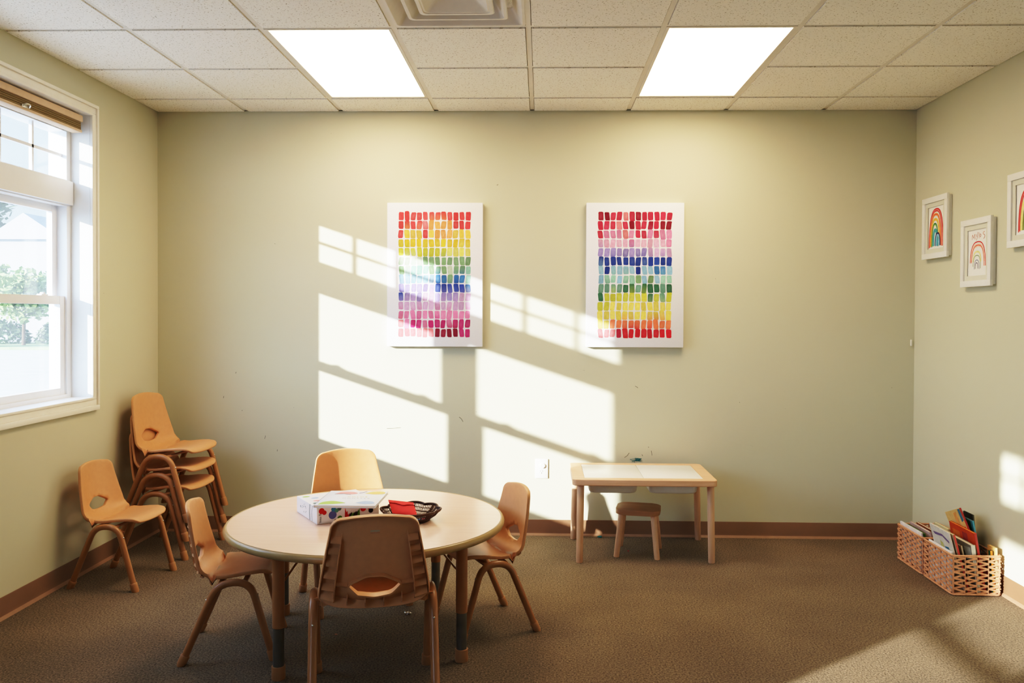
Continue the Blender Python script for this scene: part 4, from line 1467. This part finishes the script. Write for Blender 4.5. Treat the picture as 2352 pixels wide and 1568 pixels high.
book(2.289, 5, 0.226, 4.238, 0.020, 0.010, (30, 85, 55), (215, 130, 40), 'small green book with orange edge in the full basket', page=(215, 140, 60))
book(2.302, 2, 0.240, 4.238, 0.07, 0.012, (235, 200, 130), (240, 215, 160), 'cream yellow book corner at the right end of the full basket')
book(2.303, 12, 0.350, 4.345, 0.18, 0.008, (40, 110, 130), (70, 150, 175), 'teal blue book leaning near the wall in the full basket', zb=0.02, art=[((45, 80, 60), rc(0.1, 0.5, 0.7, 0.98)), ((70, 155, 185), rc(0.05, 0.5, 0.4, 0.65))])
book(2.303, 6, 0.362, 4.425, 0.10, 0.007, (25, 30, 28), (95, 95, 80), 'near black book closest to the wall in the full basket', zb=0.10, art=[((45, 95, 125), [(0.1, 0.6), (0.5, 0.65), (0.4, 0.8), (0.2, 0.8)])])
book(2.103, 6, 0.224, 4.580, 0.27, 0.008, (225, 226, 232), (215, 216, 225), 'white paper-covered book along the left rim of the corner basket')
book(2.130, 10, 0.222, 4.575, 0.22, 0.007, (60, 110, 40), (70, 120, 50), 'green book behind the white one in the corner basket')
book(2.158, 10, 0.232, 4.570, 0.24, 0.010, (190, 165, 165), (200, 190, 200), 'pale pink book in the middle of the corner basket')
book(2.200, 10, 0.226, 4.570, 0.25, 0.012, (150, 90, 55), (190, 180, 170), 'brown book in the corner basket beside the pink one')
book(2.255, 9, 0.250, 4.568, 0.16, 0.010, (205, 200, 165), (225, 220, 190), 'cream book standing highest in the corner basket')

# ------------------------------------------------------------------ litter on the carpet
def crumple(name, c, s, m, label, cat, seed):
    rnd = random.Random(seed)
    bm = bmesh.new()
    bmesh.ops.create_icosphere(bm, subdivisions=3, radius=1)
    for v in bm.verts:
        k = rnd.uniform(0.75, 1.15)
        v.co = Vector((v.co.x * s[0] * k, v.co.y * s[1] * k, (v.co.z * k + 1.0) * s[2]))
        v.co.z = max(v.co.z, 0)
    o = mk(name, bm, m, None, smooth=0, loc=c)
    tag(o, label, cat)
crumple('foil_scrap', (-0.623, 3.862, 0.0005), (0.016, 0.010, 0.006), M_CHROME, 'crumpled silver foil scrap on the carpet under the round table', 'litter', 2)
crumple('yarn_scrap', (0.372, 5.24, 0.0005), (0.016, 0.008, 0.006), flatmat('teal_yarn', 20, 125, 130), 'teal yarn scrap on the carpet by the baseboard', 'litter', 3)
crumple('red_fleck', (0.521, 4.942, 0.0005), (0.005, 0.005, 0.003), flatmat('red_fleck', 190, 50, 60), 'tiny red fleck on the carpet under the wooden stool', 'litter', 4)
crumple('peach_fleck', (-0.895, 3.60, 0.0005), (0.007, 0.005, 0.002), flatmat('peach_fleck', 200, 140, 110), 'tiny peach fleck on the carpet under the round table', 'litter', 5)

# ------------------------------------------------------------------ outside the window
GZ = -0.15
bm = bmesh.new(); bx(bm, -90, XL - WT - 0.02, -30, 110, GZ - 0.3, GZ)
structure(mk('ground_outside', bm, mat('asphalt', (0.46, 0.46, 0.48, 1), 0.9, var=0.08, scale=2), smooth=0), 'pale grey parking lot outside the window', 'ground')
bm = bmesh.new(); bx(bm, -60, -14, 33.5, 39, GZ, GZ + 0.12)
structure(mk('kerb_outside', bm, mat('verge_grass', (0.22, 0.30, 0.12, 1), 0.9, var=0.2, scale=3), smooth=0), 'grass verge beyond the parking lot', 'kerb')
def tree(loc, h, cr, ch, label, leafmat, seed, n=1400, trunk_r=0.10, leaf=0.22):
    rnd = random.Random(seed)
    o = thing('leafy_tree', label, 'tree', loc, 0, 'trees outside the window')
    bm = bmesh.new()
    tube(bm, [(0, 0, 0), (0.03, 0, h * 0.4), (0, 0.05, h * 0.8)], [trunk_r, trunk_r * 0.8, trunk_r * 0.3], 8)
    for k in range(6):
        a = k * 1.05
        tube(bm, [(0, 0, h * 0.45 + 0.03 * k), (math.cos(a) * cr * 0.6, math.sin(a) * cr * 0.6, h - ch * 0.55)], [trunk_r * 0.45, trunk_r * 0.15], 6)
    mk('trunk', bm, mat('bark', (0.16, 0.11, 0.07, 1), 0.9, var=0.2), o)
    bm = bmesh.new()
    cl = []
    for k in range(26):
        while True:
            p = Vector((rnd.uniform(-1, 1), rnd.uniform(-1, 1), rnd.uniform(-1, 1)))
            if p.length < 0.8:
                break
        cl.append(p)
    for k in range(n):
        c = rnd.choice(cl)
        d = Vector((rnd.gauss(0, 1), rnd.gauss(0, 1), rnd.gauss(0, 1))).normalized() * rnd.uniform(0.10, 0.32)
        p = c + d
        p = Vector((p.x * cr, p.y * cr, h - ch / 2 + p.z * ch / 2))
        u = Vector((rnd.gauss(0, 1), rnd.gauss(0, 1), rnd.gauss(0, 0.6))).normalized()
        v = u.cross(Vector((rnd.gauss(0, 1), rnd.gauss(0, 1), rnd.gauss(0, 1)))).normalized()
        s = leaf * rnd.uniform(0.6, 1.2)
        flatpoly(bm, [p - u * s, p - v * s * 0.5, p + u * s, p + v * s * 0.5])
    mk('foliage', bm, leafmat, o, smooth=0)
LG = mat('leaf_light', (0.26, 0.36, 0.11, 1), 0.8, var=0.25, scale=1.5)
DG = mat('leaf_dark', (0.10, 0.16, 0.07, 1), 0.8, var=0.3, scale=0.7)
tree((-22.6, 35.6, GZ + 0.12), 4.1, 1.7, 3.2, 'small light green tree outside the window, in front of the darker trees', LG, 1, 2200, 0.08, 0.16)
tree((-46, 64, GZ), 13, 4.6, 11, 'tall dark green tree outside the window, beyond the small tree', DG, 2, 3000, 0.3, 0.5)
tree((-41.5, 52, GZ), 8.5, 3.0, 7.0, 'mid-height dark green tree outside the window, nearer the pale building', DG, 3, 2000, 0.25, 0.45)
bd = thing('outside_building', 'pale building beyond the parking lot outside the window', 'building', (-31.0, 52, GZ))
bm = bmesh.new(); bx(bm, -2.6, 1.5, -2, 6, 0, 6.0)
mk('wall', bm, mat('siding', (0.35, 0.36, 0.38, 1), 0.8, var=0.05, scale=1), bd, smooth=0)
bm = bmesh.new(); prism(bm, [(-3.0, 6.0), (1.9, 6.0), (-0.55, 7.6)], -2.3, 6.3, M=Matrix.Rotation(PI / 2, 4, 'X') @ Matrix.Scale(-1, 4, (0, 0, 1)))
mk('roof', bm, mat('roof_grey', (0.35, 0.36, 0.40, 1), 0.8), bd, smooth=0)
for x in (-1.8, 0.3):
    bm = bmesh.new(); bx(bm, x, x + 0.9, -2.04, -1.98, 2.2, 3.8)
    mk('window', bm, mat('far_window', (0.12, 0.15, 0.2, 1), 0.2), bd, smooth=0)
bm = bmesh.new(); prism(bm, rrect(-0.5, 0.5, -0.4, 0.4, 0.08), 0, 1.15, bev=0.03)
ub = mk('utility_box', bm, flatmat('utility_grey', 185, 190, 195), None, loc=(-23.4, 33.9, GZ + 0.12))
tag(ub, 'pale grey utility box on the verge outside the window', 'box')
rnd = random.Random(21)
for k, lab in enumerate(('low rounded hedge bush outside the window, beside the utility box', 'low rounded hedge bush outside the window, under the small light green tree')):
    o = thing('hedge_bush', lab, 'bush', (-24.6 + 2.6 * k, 37.4, GZ + 0.12), 0, 'hedge bushes outside the window')
    bm = bmesh.new()
    for j in range(700):
        d = Vector((rnd.gauss(0, 1), rnd.gauss(0, 1), abs(rnd.gauss(0, 1)))).normalized() * rnd.uniform(0.7, 1.0)
        p = Vector((d.x * 1.2, d.y * 0.8, d.z * 1.1))
        u = Vector((rnd.gauss(0, 1), rnd.gauss(0, 1), rnd.gauss(0, 1))).normalized()
        v = u.cross(Vector((rnd.gauss(0, 1), rnd.gauss(0, 1), rnd.gauss(0, 1)))).normalized()
        flatpoly(bm, [p - u * 0.12, p - v * 0.06, p + u * 0.12, p + v * 0.06])
    mk('foliage', bm, DG, o, smooth=0)

# ------------------------------------------------------------------ light
sun = bpy.data.lights.new('sun', 'SUN')
sun.energy = 10.0
sun.angle = math.radians(0.6)
sun.color = (1.0, 0.95, 0.87)
so = bpy.data.objects.new('sun', sun)
COL.objects.link(so)
so.location = (-12, -6, 6)
so.rotation_euler = Vector((1.281, 1.0, -0.430)).to_track_quat('-Z', 'Y').to_euler()

w = bpy.data.worlds.new('sky')
scene.world = w
w.use_nodes = True
nt = w.node_tree
bg = nt.nodes['Background']
tc = nt.nodes.new('ShaderNodeTexCoord')
sp = nt.nodes.new('ShaderNodeSeparateXYZ')
cr = nt.nodes.new('ShaderNodeValToRGB')
cr.color_ramp.elements[0].position = 0.0
cr.color_ramp.elements[0].color = (0.60, 0.79, 1.0, 1)
cr.color_ramp.elements[1].position = 0.7
cr.color_ramp.elements[1].color = (0.42, 0.62, 1.0, 1)
nt.links.new(tc.outputs['Generated'], sp.inputs[0])
nt.links.new(sp.outputs['Z'], cr.inputs['Fac'])
# bright hazy sky around the sun, fading to plain blue away from it
sd = Vector((-1.281, -1.0, 0.430)).normalized()
dp = nt.nodes.new('ShaderNodeVectorMath'); dp.operation = 'DOT_PRODUCT'
dp.inputs[1].default_value = sd
nt.links.new(tc.outputs['Generated'], dp.inputs[0])
mxm = nt.nodes.new('ShaderNodeMath'); mxm.operation = 'MAXIMUM'; mxm.inputs[1].default_value = 0.0
nt.links.new(dp.outputs['Value'], mxm.inputs[0])
pw = nt.nodes.new('ShaderNodeMath'); pw.operation = 'POWER'; pw.inputs[1].default_value = 2.0
nt.links.new(mxm.outputs[0], pw.inputs[0])
ml = nt.nodes.new('ShaderNodeMath'); ml.operation = 'MULTIPLY_ADD'; ml.inputs[1].default_value = 8.0; ml.inputs[2].default_value = 0.95
nt.links.new(pw.outputs[0], ml.inputs[0])
nt.links.new(cr.outputs['Color'], bg.inputs['Color'])
nt.links.new(ml.outputs[0], bg.inputs['Strength'])

# ------------------------------------------------------------------ camera
f, cx, cy, yaw, pitch, roll, pz = 1907.5328, 1189.4295, 746.6425, -0.0287, -0.0133, 0.0041, 1.4089
def rotv(v):
    x, y, z = v
    x, y = x * math.cos(yaw) - y * math.sin(yaw), x * math.sin(yaw) + y * math.cos(yaw)
    y, z = y * math.cos(pitch) + z * math.sin(pitch), -y * math.sin(pitch) + z * math.cos(pitch)
    x, z = x * math.cos(roll) + z * math.sin(roll), -x * math.sin(roll) + z * math.cos(roll)
    return Vector((x, y, z))
cols = [rotv(e) for e in ((1, 0, 0), (0, 1, 0), (0, 0, 1))]
right = Vector([c[0] for c in cols]); fwd = Vector([c[1] for c in cols]); up = Vector([c[2] for c in cols])
cam = bpy.data.cameras.new('camera')
cam.sensor_fit = 'HORIZONTAL'
cam.sensor_width = 36.0
cam.lens = 36.0 * f / 2352
cam.shift_x = (1176 - cx) / 2352
cam.shift_y = (cy - 784) / 2352
cam.clip_start = 0.05
cam.clip_end = 300
co = bpy.data.objects.new('camera', cam)
COL.objects.link(co)
mw = Matrix.Identity(4)
for i in range(3):
    mw[i][0], mw[i][1], mw[i][2] = right[i], up[i], -fwd[i]
mw[2][3] = pz
co.matrix_world = mw
scene.camera = co

scene.view_settings.view_transform = 'Standard'
scene.view_settings.look = 'None'
scene.view_settings.exposure = 0.0
# film-like tone curve: lifts the mid tones, rolls the highlights off
vs = scene.view_settings
vs.use_curve_mapping = True
cmap = vs.curve_mapping
WL = 3.0
cmap.white_level = (WL, WL, WL)
cc = cmap.curves[3]
TONE = [(0.0, 0.0), (0.03, 0.027), (0.10, 0.150), (0.20, 0.345), (0.33, 0.55), (0.50, 0.71), (0.75, 0.84), (1.1, 0.92), (1.7, 0.965), (3.0, 1.0)]
while len(cc.points) > 2:
    cc.points.remove(cc.points[1])
cc.points[0].location = (0, 0)
cc.points[-1].location = (1, 1)
for x, y in TONE[1:-1]:
    cc.points.new(x / WL / 1.16, y)
cmap.update()
scene.cycles.use_denoising = True
scene.cycles.max_bounces = 10
scene.cycles.diffuse_bounces = 6
scene.cycles.transparent_max_bounces = 16
scene.cycles.caustics_reflective = False
scene.cycles.caustics_refractive = False
